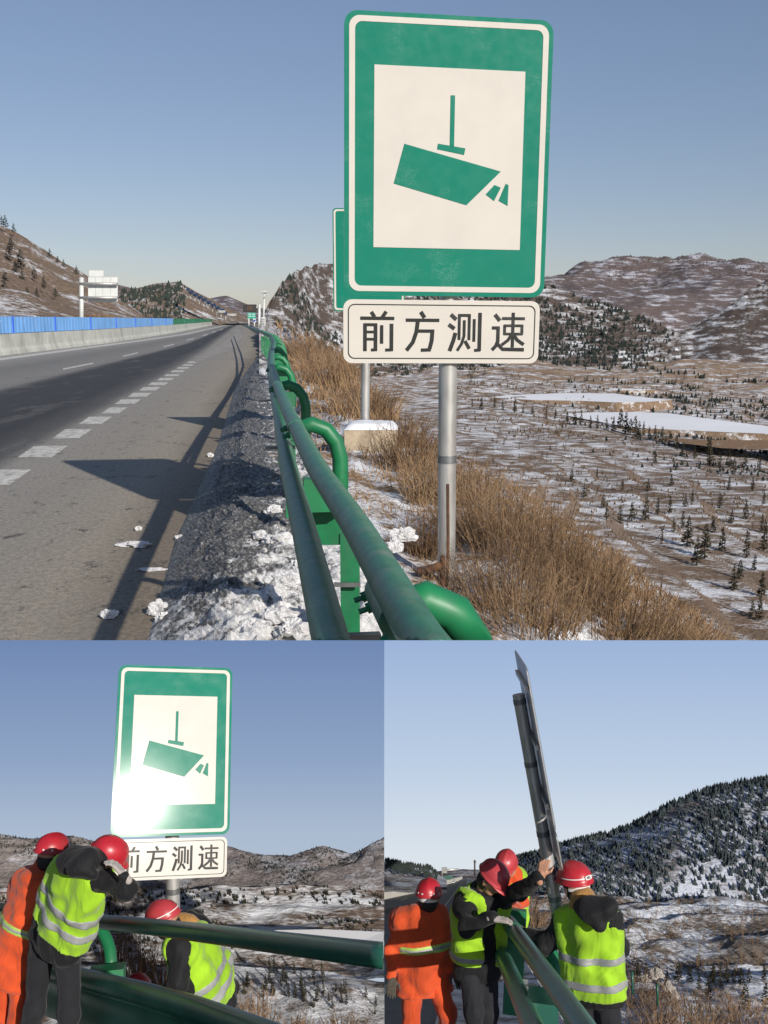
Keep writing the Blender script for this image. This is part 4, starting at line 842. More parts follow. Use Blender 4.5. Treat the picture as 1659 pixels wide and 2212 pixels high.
def helmet(root, c, f, u, s=1.0, mat=None, rear=()):
    f, u, r = head_frame(f, u); mat = mat or HELMET; c = np.asarray(c, float); m = MB(); nr, na = 12, 36; V = []
    for i in range(nr + 1):
        th = math.pi / 2 * i / nr
        for k in range(na):
            a = 2 * math.pi * k / na; rr = math.sin(th) ** .92; ridge = .004 * max(0, math.cos(3 * (math.atan2(math.sin(a), math.cos(a))) * 0 + 0)) * 0
            mid = math.exp(-((math.sin(a) * rr) / .16) ** 2) * .007 * (1 if math.cos(th) > .15 else math.cos(th) / .15)
            V.append(c + s * (f * .148 * rr * math.cos(a) + r * .122 * rr * math.sin(a) + u * (.128 * math.cos(th) + mid)))
    Q = [(i * na + k, i * na + (k + 1) % na, (i + 1) * na + (k + 1) % na, (i + 1) * na + k) for i in range(nr) for k in range(na)]
    b0 = len(V)          # rolled rim
    for dr, dz in ((.006, -.006), (.010, -.016), (.004, -.022), (-.006, -.018)):
        for k in range(na):
            a = 2 * math.pi * k / na; V.append(c + s * (f * (.148 + dr) * math.cos(a) + r * (.122 + dr) * math.sin(a) + u * dz))
    rings = [nr * na] + [b0 + na * j for j in range(4)]
    for j in range(4): Q += [(rings[j] + k, rings[j] + (k + 1) % na, rings[j + 1] + (k + 1) % na, rings[j + 1] + k) for k in range(na)]
    m.add(V, Q); he = m.build("helmet", mat, root, True); b = MB(); V = []; n = 15
    for i in range(n):
        a = lerp(-1.15, 1.15, i / (n - 1)); e = math.cos(a / 1.15 * math.pi / 2) ** .7
        p0 = c + s * (f * .150 * math.cos(a) + r * .126 * math.sin(a) - u * .006); p1 = c + s * (f * (.150 * math.cos(a) + .055 * e) + r * .130 * math.sin(a) - u * (.012 + .022 * e)); V += [p0, p1, p1 - u * .006 * s, p0 - u * .009 * s]
    b.add(V, [(4 * i + k, 4 * i + (k + 1) % 4, 4 * i + 4 + (k + 1) % 4, 4 * i + 4 + k) for i in range(n - 1) for k in range(4)]); b.build("visor", mat, he, True)
    def on(az, el, out=.002):      # point and normal on the shell; az from the front, el above the rim
        th = math.pi / 2 - el; rr = math.sin(th) ** .92; d = f * .148 * rr * math.cos(az) + r * .122 * rr * math.sin(az) + u * .128 * math.cos(th); nn = unit(f * rr * math.cos(az) / .148 + r * rr * math.sin(az) / .122 + u * math.cos(th) / .128); return c + s * (d + nn * out), nn
    for kind in rear:
        if kind == 'rivets':
            for az in (2.5, -2.5, 2.0, -2.9):
                p, nn = on(az, .13); q = MB(); q.tube([p, p + nn * .004], .008 * s, 10); q.build("rivet", WHITEP, he)
        if kind == 'vents':
            for i in range(3):
                for j in range(4 - abs(i - 1)):
                    p, nn = on(-2.2 + (j - 1.2) * .13, .45 + i * .13); q = MB(); q.tube([p, p + nn * .002], .0055 * s, 8); q.build("vent_hole", BLACKPR, he)
        if kind in ('band', 'badge'):
            q = MB(); V = []
            for i in range(40):
                az = 1.6 + 3.1 * i / 39
                for el in (.22, .275): p, nn = on(az, el, .0035); V.append(p)
            q.add(V, [(2 * i, 2 * i + 2, 2 * i + 3, 2 * i + 1) for i in range(39)]); q.build("white_band", WHITEP, he)
        if kind == 'badge':
            p, nn = on(3.0, .26, .005); ux_ = unit(np.cross(u, nn)); uy_ = np.cross(nn, ux_); q = MB(); q.prism(rrect(.062 * s, .03 * s, .012 * s), p, ux_, uy_, nn, 0, .004); bd = q.build("badge", WHITEP, he)
            V, Q = glyph_mesh("885", .026 * s, .0006, p, ux_, uy_, nn, .0055); q = MB(); q.add(V, Q); q.build("badge_number", BLACKPR, bd)
        if kind == 'star':
            p, nn = on(.35, .30, .004); ux_ = unit(np.cross(u, nn)); uy_ = np.cross(nn, ux_); pts = [((.030 if i % 2 == 0 else .012) * s * math.sin(i * math.pi / 5), (.030 if i % 2 == 0 else .012) * s * math.cos(i * math.pi / 5)) for i in range(10)]; q = MB(); q.prism(pts[::-1], p, ux_, uy_, nn, 0, .003); q.build("star", GOLD, he)
        if kind == 'stripe':
            q = MB(); V = []
            for i in range(16):
                az = -1.9 + 1.5 * i / 15
                for el in (.42, .49): p, nn = on(az, el, .004); V.append(p)
            q.add(V, [(2 * i, 2 * i + 2, 2 * i + 3, 2 * i + 1) for i in range(15)]); q.build("blue_stripe", BLUEP, he)
        if kind == 'cradle':
            q = MB(); V = []
            for i in range(24):
                az = 1.9 + 2.5 * i / 23
                for z in (-.03, -.065): V.append(c + s * (f * .118 * math.cos(az) + r * .098 * math.sin(az) + u * z))
            q.add(V, [(2 * i, 2 * i + 2, 2 * i + 3, 2 * i + 1) for i in range(23)]); q.build("head_cradle", WHITEP, he)
    return he
def hand(root, w, d, n, mat, thumb=1, curl=.6, s=1.0, name="glove"):
    """palm from the wrist w along d, back of the hand towards n; five bent fingers"""
    d = unit(d); n = np.asarray(n, float); n = unit(n - d * (n @ d)); t = np.cross(d, n) * thumb; w = np.asarray(w, float); P = []
    k1 = w + d * .095 * s
    for i, off in enumerate((-.030, -.010, .010, .030)): P.append((w + t * off * .6 * s, k1 + t * off * s, .018 * s, .015 * s))
    for i, (off, L) in enumerate(((-.032, .062), (-.011, .078), (.011, .084), (.032, .074))):
        a = k1 + t * off * s; d2 = unit(d * math.cos(curl * .6) - n * math.sin(curl * .6)); b = a + d2 * L * .5 * s; d3 = unit(d * math.cos(curl * 1.6) - n * math.sin(curl * 1.6)); e = b + d3 * L * .5 * s; P += [(a, b, .0098 * s, .009 * s), (b, e, .009 * s, .0078 * s)]
    a = w + d * .035 * s + t * .035 * s; b = a + unit(d * .7 + t * .8 - n * .2) * .042 * s; e = b + unit(d * .9 + t * .25 - n * .5) * .034 * s; P += [(w + d * .02 * s + t * .015 * s, a, .018 * s, .014 * s), (a, b, .0125 * s, .011 * s), (b, e, .011 * s, .009 * s)]
    P.append((w - d * .05 * s, w + d * .02 * s, .030 * s, .028 * s)); return grow(name, mat, root, P, .008 * s, .0055 * s)
def person(label, J, head_f, head_u, coat=BLACK, pants=BLACKP, vest=None, hel=None, hel_mat=None, tapes=None, hood=False, collar=None, hem=.12, glove=(None, None), hands=((None, None), (None, None)), mask=False, neck_c=None, tr=.115, legtape=False, seed=1, hs=1.0, vest_open=False, scarf=False, coat_long=0.0, clipf=None, back=None):
    J = {k: (W(*v) if len(v) == 3 else np.asarray(v)) for k, v in J.items()}; sl, sr, hl, hr = J['shL'], J['shR'], J['hipL'], J['hipR']; hd, nk = J['head'], J['neck']; ms, mh = (sl + sr) / 2, (hl + hr) / 2
    spine = unit(ms - mh); foot = (J['ftL'] + J['ftR']) / 2; root = empty("person", foot, label, "person")
    f, u, r = head_frame(head_f, head_u); parts = []
    # body: one continuous skin surface
    B = [(hd + u * .02, hd + u * .02 - f * .02, .092 * hs, .095 * hs), (hd - u * .02 + f * .02, hd - u * .085 + f * .045, .080 * hs, .052 * hs), (hd - u * .03 + f * .088, hd - u * .045 + f * .108, .012, .016), (hd - u * .01 + f * .075, hd - u * .03 + f * .095, .016, .014), (hd - u * .06 - f * .02, nk - u * .03, .058, .062),
         (hd - u * .02 + r * .088, hd - u * .045 + r * .090, .016, .012), (hd - u * .02 - r * .088, hd - u * .045 - r * .090, .016, .012), (nk, ms - spine * .05, .06, .08), (sl, hl, .085, .09), (sr, hr, .085, .09), (sl, sr, .06, .06)]
    for a, b, c in (('shL', 'elL', 'haL'), ('shR', 'elR', 'haR')): B += [(J[a], J[b], .052, .042), (J[b], J[c], .042, .030)]
    for a, b, c in (('hipL', 'knL', 'ftL'), ('hipR', 'knR', 'ftR')): B += [(J[a], J[b], .075, .055), (J[b], J[c], .052, .040)]
    parts.append(grow("body", SKIN, root, B, .028, .0125))
    for sgn in (-1, 1):
        m = MB(); e = hd + f * .088 * hs - u * .002 + r * .032 * sgn; m.tube([e, e + f * .004, e + f * .007], [.011, .010, .002], 8); parts.append(m.build("eye", EYE, root, True))
        m = MB(); e = hd + f * .094 * hs + u * .020 + r * .034 * sgn; m.tube([e - r * .018 * sgn, e, e + r * .016 * sgn - u * .004], .0045, 6); parts.append(m.build("eyebrow", HAIR, root, True))
    m = MB(); e = hd + f * .090 * hs - u * .082; m.tube([e - r * .022, e + f * .006, e + r * .022], .006, 6); parts.append(m.build("mouth", LIP, root, True))
    for sgn in (-1, 1):
        m = MB(); m.tube([hd + u * .03 + r * .105 * sgn, hd - u * .05 + r * .088 * sgn + f * .02, hd - u * .125 + f * .05 + r * .01 * sgn], .006, 6); parts.append(m.build("chin_strap", BLACKPR, root))
    hair = lambda p, d: np.maximum(d, ((p - (hd - f * .0).astype(np.float32)) @ (f * .95 + u * -.25).astype(np.float32)) - .035)
    parts.append(grow("hair", HAIR, root, [(hd + u * .02, hd - u * .05 - f * .03, .101 * hs, .088 * hs)], .02, .0125, hair))
    if mask: parts.append(grow("mask", MASK, root, [(hd - u * .05 + f * .045, hd - u * .10 + f * .055, .062, .052)], .02, .01))
    if scarf: parts.append(grow("neck_warmer", BLACK, root, [(hd - u * .065 - f * .02, nk, .088, .095)], .02, .0125, amp=.004, seed=seed))
    # trousers
    T = [(hl, hr, .10, .10), (mh + spine * .08, mh, .13, .12)]
    for a, b, c in (('hipL', 'knL', 'ftL'), ('hipR', 'knR', 'ftR')): T += [(J[a], J[b], .105, .080), (J[b], J[c], .080, .068)]
    parts.append(grow("trousers", pants, root, T, .045, .0135, amp=.0035, seed=seed + 3))
    for a, b in (('knL', 'ftL'), ('knR', 'ftR')):
        d = unit(J[b] - J[a]); ff = unit(f - d * (f @ d)) if abs(f @ d) < .98 else RIGHT; parts.append(grow("boot", BLACKPR, root, [(J[b] + d * .02 - ff * .03, J[b] + d * .03 + ff * .14, .05, .042)], .02, .0125))
        if legtape:
            q = J[a] + d * .12; e_ = (q, d); parts.append(grow("leg_tape", REFL2, root, [(q - d * .035, q + d * .035, .0835, .082)], .01, .010, lambda p, dd, e_=e_: np.maximum(dd, np.abs((p - e_[0].astype(np.float32)) @ e_[1].astype(np.float32)) - .026)))
    # coat
    low = mh - spine * coat_long
    torso = [(sl - (sl - ms) * .12, lerp(hl, low, .0) + (hl - mh) * .05 - spine * coat_long, tr, tr * 1.02), (sr - (sr - ms) * .12, hr + (hr - mh) * .05 - spine * coat_long, tr, tr * 1.02), (ms, low, tr * 1.12, tr * 1.12), (sl, sr, .085, .085), (ms, nk, .095, .085)]
    if back is not None: torso.append((ms + back * .05, mh + back * .03, tr, tr))
    sleeves = []
    for a, b, c in (('shL', 'elL', 'haL'), ('shR', 'elR', 'haR')): sleeves += [(J[a], J[b], .088, .070), (J[b], lerp(J[b], J[c], .93), .070, .052)]
    hem_o = (low - spine * hem).astype(np.float32); sp = spine.astype(np.float32)
    torso[0] = (torso[0][0], torso[0][1] - spine * hem, *torso[0][2:]); torso[1] = (torso[1][0], torso[1][1] - spine * hem, *torso[1][2:]); torso[2] = (torso[2][0], torso[2][1] - spine * hem, *torso[2][2:])
    cut = lambda p, d: np.where(((p - hem_o) @ sp) > -.22, np.maximum(d, np.where(union(p, sleeves, .02) < .0, -9, -((p - hem_o) @ sp))), d)
    parts.append(grow("jacket" if coat is BLACK else "coat", coat, root, torso + sleeves, .055, .013, cut, amp=.0095, seed=seed))
    if collar is not None: parts.append(grow("collar", collar, root, [(nk + spine * .01, nk - spine * .03, .105, .115), (nk - f * .08 + spine * .0, nk - f * .10 - spine * .05, .06, .06)], .03, .012, amp=.006, seed=seed))
    if hood and hood is not True: parts.append(grow("hood", BLACK, root, [(W(*a), W(*b), ra, rb) for a, b, ra, rb in hood], .04, .0125, amp=.007, seed=seed + 5))
    elif hood:
        bk = unit(-f + f * 0); hb = back if back is not None else -np.array([0, 1.0, 0]); parts.append(grow("hood", BLACK, root, [(nk + hb * .08 - RIGHT * .08, nk + hb * .13 - spine * .09, .075, .085), (nk + hb * .08 + RIGHT * .08, nk + hb * .13 - spine * .09, .075, .085), (nk + hb * .12 - spine * .05, nk + hb * .15 - spine * .17, .09, .06), (nk - RIGHT * .1, nk + RIGHT * .1, .06, .06)], .04, .0125, amp=.007, seed=seed + 5))
    tape_specs = tapes or ()
    if vest is not None:
        vt = [(a, b, ra + .014, rb + .020) for a, b, ra, rb in torso[:3]] + [(lerp(ms, sl, .62), lerp(ms, sr, .62), .10, .10)]
        if back is not None: vt.append((ms + back * .05, mh + back * .03, tr + .018, tr + .022))
        vb = (mh - spine * vest).astype(np.float32); nk32 = nk.astype(np.float32)
        arms = [(J[a] + (J[a] - ms) * .25, lerp(J[a], J[b], .35), .098, .098) for a, b in (('shL', 'elL'), ('shR', 'elR'))]
        fw = -(back if back is not None else np.array([0, -1.0, 0])); fw = fw.astype(np.float32); r3 = unit(np.cross(fw, spine)).astype(np.float32)
        def vcut(p, d, off=0.0):
            d = np.maximum(d, -((p - vb) @ sp)); d = np.maximum(d, .115 - np.sqrt(((p - nk32) ** 2).sum(-1))); d = np.maximum(d, -(union(p, arms, .03) - .0))
            if vest_open: q = p - ms.astype(np.float32); d = np.maximum(d, np.where((q @ fw) > -.02, .055 - np.abs(q @ r3 - .02), -9))
            return d
        vo = grow("vest", LIME, root, vt, .045, .012, vcut, amp=.0095, seed=seed); parts.append(vo)
        for (t, hw) in tape_specs:
            o_ = (mh + spine * t).astype(np.float32); vt2 = [(a, b, ra + .0045, rb + .0045) for a, b, ra, rb in vt]
            parts.append(grow("reflective_tape", REFL, root, vt2, .045, .010, lambda p, d, o_=o_, hw=hw: vcut(p, np.maximum(d, np.abs((p - o_) @ sp) - hw)), amp=.0095, seed=seed)); parts[-1].parent = root
    elif tape_specs:
        for (t, hw) in tape_specs:
            for mat, hw2, off in ((REFL2, hw, .004), (REFL, hw * .4, .0075)):
                o_ = (mh + spine * t).astype(np.float32); vt2 = [(a, b, ra + off, rb + off) for a, b, ra, rb in torso]
                parts.append(grow("reflective_tape", mat, root, vt2, .055, .010, lambda p, d, o_=o_, hw2=hw2: np.maximum(np.maximum(d, np.abs((p - o_) @ sp) - hw2), -union(p, sleeves, .02)), amp=.0095, seed=seed))
    for i, (a, b) in enumerate((('elL', 'haL'), ('elR', 'haR'))):
        g = glove[i]; d = hands[i][0]; d = unit(J[b] - J[a]) if d is None else unit(d); n = hands[i][1]; n = np.array([0, -.5, .8]) if n is None else n
        parts.append(hand(root, J[b], d, n, g or SKIN, 1 if i else -1, name="glove" if g else "hand"))
    he = helmet(root, hd + u * .045, f, u, hs * .98, hel_mat, hel or ()); parts += [he] + list(he.children)
    if clipf:
        for q in parts: clipf(q)
    return root
# ================================================================== LOWER LEFT SET: crew leaning over the rail
def set_dir(yaw, pitch):      # level forward and up of a lower set
    f = np.array([math.sin(yaw) * math.cos(pitch), math.cos(yaw) * math.cos(pitch), -math.sin(pitch)]); r = np.array([math.cos(yaw), -math.sin(yaw), 0]); return f, np.cross(r, f), r
LF, LU, LR = set_dir(R(-10.9), R(22)); RF, RU, RRT = set_dir(R(10.9), R(22))
def sky_shell(name, x0, x1, d, stops, label):
    """a curved piece of open sky behind the set; it gives off the sky's light"""
    t = NT(name + "_" + str(int(x0))); t.t.nodes.remove(t.b); uv = t.n("ShaderNodeUVMap"); sx = t.n("ShaderNodeSeparateXYZ"); t.l(uv.outputs[0], sx.inputs[0])
    em = t.n("ShaderNodeEmission"); t.l(t.ramp(sx.outputs[1], stops), em.inputs[0]); out = [n for n in t.t.nodes if n.type == 'OUTPUT_MATERIAL'][0]; t.l(em.outputs[0], out.inputs[0])
    V = []; uv_ = []; nx, ny = 24, 20
    for i in range(nx):
        for j in range(ny):
            x = lerp(x0, x1, i / (nx - 1)); y = lerp(2330, 1250, j / (ny - 1)); V.append(tuple(W(x, y, d))); uv_.append((i / (nx - 1), j / (ny - 1)))
    me = bpy.data.meshes.new(name); me.from_pydata(V, [], [(i * ny + j, (i + 1) * ny + j, (i + 1) * ny + j + 1, i * ny + j + 1) for i in range(nx - 1) for j in range(ny - 1)]); l = me.uv_layers.new(name="UVMap")
    for lp in me.loops: l.data[lp.index].uv = uv_[lp.vertex_index]
    smooth(me); o = link(name, me, t.mat); return tag(o, label, kind="structure")
sky_shell("sky", -500, 830, 720, [(.36, (.40, .46, .54)), (.49, (.35, .43, .545)), (.64, (.235, .32, .48)), (.89, (.135, .21, .385))], "clear blue winter sky behind the leaning crew")
M_L1 = ground("left_set_hill", .36, 1.5, ((.18, .16, .16), (.29, .255, .245)), (.8, .8, 2.2), (.09, .085, .09), .35, (.52, .53, .58), bump=.7, bd=.1, fine=9)  # distance haze is mixed into these paler, greyer soil and snow tones
M_L2 = ground("left_set_valley", .44, 1.6, ((.12, .09, .072), (.26, .195, .15)), (.45, 1.2, 1.6), (.05, .045, .04), .35, bump=.7, bd=.08, fine=8)
M_L3 = ground("left_set_near", .60, 1.8, ((.10, .07, .05), (.24, .165, .11)), (.8, 1, 1), (.06, .05, .04), .3, bump=.7, bd=.06, fine=7)
def lcols(xs, f): return [(x, f(x)) for x in xs]
CREST_L = [(-500, 1800), (0, 1803), (60, 1806), (126, 1804), (200, 1812), (300, 1820), (490, 1824), (560, 1834), (620, 1840), (660, 1836), (700, 1838), (740, 1846), (770, 1842), (800, 1828), (830, 1814)]
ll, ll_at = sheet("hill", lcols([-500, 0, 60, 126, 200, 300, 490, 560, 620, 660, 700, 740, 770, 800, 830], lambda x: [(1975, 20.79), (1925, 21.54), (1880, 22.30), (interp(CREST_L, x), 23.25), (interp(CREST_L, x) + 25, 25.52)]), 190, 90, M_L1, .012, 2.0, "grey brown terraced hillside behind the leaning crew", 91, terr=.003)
sheet("hill", lcols([660, 690, 712, 740, 770], lambda x: [(1860, 28.35), (interp([(660, 1845), (690, 1834), (712, 1832), (740, 1838), (770, 1850)], x), 29.25), (1870, 32.13)]), 30, 20, M_L1, .003, 1, "small rounded summit beyond the left set ridge", 92)
lv, lv_at = sheet("valley", lcols([-500, 0, 200, 500, 830], lambda x: [(2120, 17.76), (2060, 18.71), (2000, 19.65), (1950, 20.59), (1915, 21.36)]), 150, 110, M_L2, .008, 2.0, "snow streaked terraces below the left set hillside", 93, terr=.0045)
ln, ln_at = sheet("slope", lcols([-500, 0, 200, 500, 830], lambda x: [(2420, 13.42), (2330, 14.17), (2230, 15.32), (2140, 16.63), (2085 + max(0, x - 500) * .12, 17.58)]), 150, 110, M_L3, .010, 2.0, "snowy near slope dotted with shrubs below the crouching worker", 94)
b = MB(); b.add([W(x, y, d) for x, y, d in ((545, 2072, 17.58), (600, 2062, 17.71), (700, 2060, 17.76), (829, 2066, 17.71), (829, 2122, 16.92), (740, 2104, 17.21), (650, 2089, 17.43))], [tuple(range(7))])
o = b.build("frozen_pond", LAKE); o.location.z += .48; tag(o, "white frozen pond behind the green rail in the left set", kind="structure")
LS = LU
mass = []
for i in range(1700):
    x = rng.uniform(-60, 825); t = rng.uniform(.25, .98); p = lv_at(x, t)
    row = int(t * 13)
    if rng.random() < .35 + .4 * ((row * 7) % 3 == 0): continue
    if x < 250 or fbm(np.array([p[0] * .4]), np.array([p[1] * 1.2]), 2, 66)[0] > -.12: mass.append((p, rng.uniform(6, 12) * K * 19.8 / F))
tree_mass("conifer_wood", mass, BLOBS, None, "rows of tiny conifers on the terraces behind the leaning crew", up=LU, mats=CONIFER)
mass = []
for i in range(3500):
    x = rng.uniform(-60, 825); t = rng.uniform(.02, .78); p = ll_at(x, t)
    if fbm(np.array([p[0] * .5]), np.array([p[1] * .8 + p[2]]), 3, 67)[0] < .0: continue
    mass.append((p, rng.uniform(2.5, 5.5) * K * 22 / F))
tree_mass("conifer_wood", mass, BLOBS, None, "specks of scrub and conifers on the left set hillside", up=LU, mats=CONIFER_B)
for i in range(50):
    x = rng.uniform(515, 822); y = lerp(2082, 2150, rng.random() ** .8) + (x - 500) * .16; p, d = on_sheet(ln_at, x, y); tree(CON[i % 6], p, rng.uniform(16, 36) * K * d / F, "thin bare brown conifer by the white pond below the green rail", "conifers by the left pond", LU, 1.0)
mass = []
for i in range(260):
    x = rng.uniform(250, 826); t = rng.uniform(.1, .75); p = ln_at(x, t); mass.append((p, rng.uniform(6, 16) * K * 15.3 / F))
tree_mass("shrub_scatter", mass, CON, None, "small brown shrubs on the snowy slope under the rail", up=LU, step=2, mats=TWIG)
for i, (x, y, hp, wp, lb) in enumerate([(300, 2110, 120, 60, "bare dry shrub behind the curved green arm"), (345, 2120, 90, 60, "bare dry shrub beside the crouching worker"), (560, 2215, 100, 60, "bare twiggy shrub at the bottom under the rail"), (740, 2225, 50, 80, "brown weeds at the bottom right of the left set"), (640, 2225, 50, 70, "brown weeds at the bottom middle of the left set"), (240, 2080, 90, 50, "bare twigs left of the curved green arm")]):
    bush(W(x, y, 9.6), hp * K * 9.6 / F, wp * K * 9.6 / F, 70, DRY, lb, "bare shrubs of the left set", name="bare_shrub", wb=.005, up=LU, tw=.8)
# the sign being worked on
c3 = W(376, 1618, 8.1); spot = W(292, 1735, 7.9); unl = unit(unit(CAM - spot) + np.array(to_sun)); upv = unit(UP - RIGHT * .02); uyl = unit(upv - unl * (upv @ unl)); uxl = np.cross(uyl, unl); ra = R(-6.2); uxl, uyl = uxl * math.cos(ra) + uyl * math.sin(ra), uyl * math.cos(ra) - uxl * math.sin(ra)
root = empty("speed_camera_sign", W(376, 2200, 8.6), "sun-glared green and white camera sign being worked on by the crew at the rail", "road sign", "camera signs")
S_GREEN_K, S_WHITE_K = S_GREEN, S_WHITE
speed_sign(root, c3, uxl, uyl, .93, wx=.95)
unl = np.cross(uxl, uyl); pc = c3 - unl * .14; pole(root, pc - UP * 2.4 + RIGHT * .03, pc + UP * .1, .056, (.5, .7, .9))
# rails
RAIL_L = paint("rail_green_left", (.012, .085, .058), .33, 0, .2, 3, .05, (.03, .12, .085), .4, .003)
gr = empty("guardrail", W(430, 2200, 6.5), "dark green guardrail with curved arm crossing in front of the leaning crew", "guardrail")
def tubeline(pts, n=40):
    P = np.array([W(*p) for p in pts]); inv = np.linspace(0, 1, len(P)); T = np.linspace(0, 1, n); return np.stack([np.interp(T, inv, P[:, k]) for k in range(3)], 1)
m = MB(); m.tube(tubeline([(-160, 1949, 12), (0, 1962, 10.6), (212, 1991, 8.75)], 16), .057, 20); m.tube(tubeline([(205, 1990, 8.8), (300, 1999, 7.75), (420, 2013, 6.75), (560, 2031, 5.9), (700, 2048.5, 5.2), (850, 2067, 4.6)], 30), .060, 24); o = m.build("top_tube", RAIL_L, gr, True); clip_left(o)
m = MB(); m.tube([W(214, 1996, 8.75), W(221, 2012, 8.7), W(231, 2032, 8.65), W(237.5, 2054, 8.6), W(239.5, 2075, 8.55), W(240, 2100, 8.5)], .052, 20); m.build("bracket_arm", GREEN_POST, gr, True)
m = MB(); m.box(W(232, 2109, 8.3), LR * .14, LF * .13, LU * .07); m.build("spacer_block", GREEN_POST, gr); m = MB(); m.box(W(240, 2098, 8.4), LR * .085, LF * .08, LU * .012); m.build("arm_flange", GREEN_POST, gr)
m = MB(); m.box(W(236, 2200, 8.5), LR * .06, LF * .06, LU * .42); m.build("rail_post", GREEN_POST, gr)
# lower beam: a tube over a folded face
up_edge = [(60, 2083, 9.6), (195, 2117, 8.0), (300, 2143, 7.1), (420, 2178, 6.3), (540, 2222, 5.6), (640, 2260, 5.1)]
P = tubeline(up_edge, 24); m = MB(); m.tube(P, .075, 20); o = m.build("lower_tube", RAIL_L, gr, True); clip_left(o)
V = []; prof = [(-.02, -.04), (-.035, -.09), (.02, -.13), (.03, -.22), (-.01, -.27), (-.035, -.33), (.0, -.40)]
for p in P:
    for (o_, z) in prof: V.append(p + LF * o_ + LU * z)
k = len(prof); m = MB(); m.add(V, [(i * k + j, i * k + j + 1, (i + 1) * k + j + 1, (i + 1) * k + j) for i in range(len(P) - 1) for j in range(k - 1)]); o = m.build("beam_face", RAIL_L, gr, 'auto'); clip_left(o, False)
cam_side = -LF
# crew
def ft(x, y, d): return (x, y, d)
person("worker in black jacket and lime vest leaning over the rail with a red helmet", dict(
    head=(229, 1851, 7.50), neck=(191, 1869, 7.62), shL=(136, 1880, 7.75), shR=(208, 1895, 7.45), elL=(161, 1950, 8.00), haL=(248, 1893, 7.80), elR=(270, 1924, 7.25), haR=(267, 1890, 7.20),
    hipL=(94, 2030, 7.85), hipR=(146, 2043, 7.65), knL=(74, 2180, 7.90), ftL=(34, 2330, 8.10), knR=(149, 2190, 7.70), ftR=(144, 2340, 7.80)),
    head_f=RIGHT * .75 + FWD * .5 - UP * .55, head_u=UP * .8 + RIGHT * .45 - FWD * .1, coat=BLACK, pants=BLACKP, vest=-.13, hel=('stripe', 'cradle'), tapes=((.42, .034), (.28, .034)), hood=[((146, 1862, 7.36), (191, 1862, 7.3), .085, .095), ((166, 1852, 7.42), (208, 1856, 7.4), .09, .085), ((171, 1870, 7.25), (201, 1888, 7.22), .08, .055)], hem=.05, glove=(GLOVE_D, GLOVE), hands=((RIGHT + UP * .3, UP), (UP * .6 - RIGHT * .5, RIGHT)), tr=.13, seed=4, scarf=True, back=-FWD * .9 + RIGHT * -.3)
person("worker in orange coat with lime band at the left edge of the left set", dict(
    head=(112, 1845, 8.25), neck=(98, 1872, 8.30), shL=(60, 1905, 8.30), shR=(118, 1912, 8.20), elL=(85, 1962, 8.1), haL=(140, 1948, 8.3), elR=(150, 1960, 8.35), haR=(200, 1930, 8.45),
    hipL=(8, 2068, 8.25), hipR=(50, 2075, 8.15), knL=(2, 2200, 8.25), ftL=(-30, 2340, 8.35), knR=(40, 2205, 8.15), ftR=(30, 2345, 8.15)),
    head_f=RIGHT * .75 + FWD * .75 - UP * .15, head_u=UP, coat=ORANGE, pants=ORANGE, hel=('rivets', 'vents'), tapes=((.29, .032),), hem=.14, coat_long=.04, glove=(GLOVE_D, GLOVE_D), tr=.14, seed=9, legtape=False, back=-FWD)
person("crouching worker in lime vest below the green rail beside the sign post", dict(
    head=(356, 1990, 7.85), neck=(395, 2002, 7.95), shL=(392, 2050, 7.65), shR=(440, 2035, 8.15), elL=(383, 2122, 7.55), haL=(425, 2152, 7.75), elR=(420, 2120, 8.45), haR=(380, 2130, 8.45),
    hipL=(440, 2150, 7.85), hipR=(478, 2140, 8.15), knL=(420, 2235, 7.65), ftL=(455, 2330, 7.85), knR=(470, 2240, 8.05), ftR=(500, 2340, 8.15)),
    head_f=-RIGHT * .85 - UP * .35 + FWD * .25, head_u=UP * .85 - RIGHT * .35, coat=BLACK, pants=BLACKP, vest=.03, hel=('band',), hel_mat=HELMET_P, tapes=((.25, .032), (.11, .034)), hood=[((410, 1990, 8.0), (440, 2010, 8.0), .085, .09), ((425, 1985, 8.15), (452, 2022, 8.05), .07, .07)], collar=TANC, hem=.14, glove=(GLOVE_D, GLOVE_D), tr=.14, seed=14, back=RIGHT * .75 - FWD * .4 + UP * .2)
person("worker almost hidden below the rail, only the red helmet showing", dict(
    head=(292, 2146, 9.0), neck=(292, 2180, 9.0), shL=(255, 2215, 9.0), shR=(325, 2215, 9.0), elL=(250, 2270, 8.9), haL=(280, 2270, 8.7), elR=(335, 2270, 8.9), haR=(310, 2270, 8.7),
    hipL=(270, 2320, 9.1), hipR=(315, 2320, 9.1), knL=(265, 2330, 8.8), ftL=(265, 2390, 9.0), knR=(315, 2330, 8.8), ftR=(315, 2390, 9.0)),
    head_f=RIGHT * .5 + FWD * .7 - UP * .3, head_u=UP, coat=ORANGE, pants=ORANGE, hem=.1, glove=(GLOVE_D, GLOVE_D), seed=20)
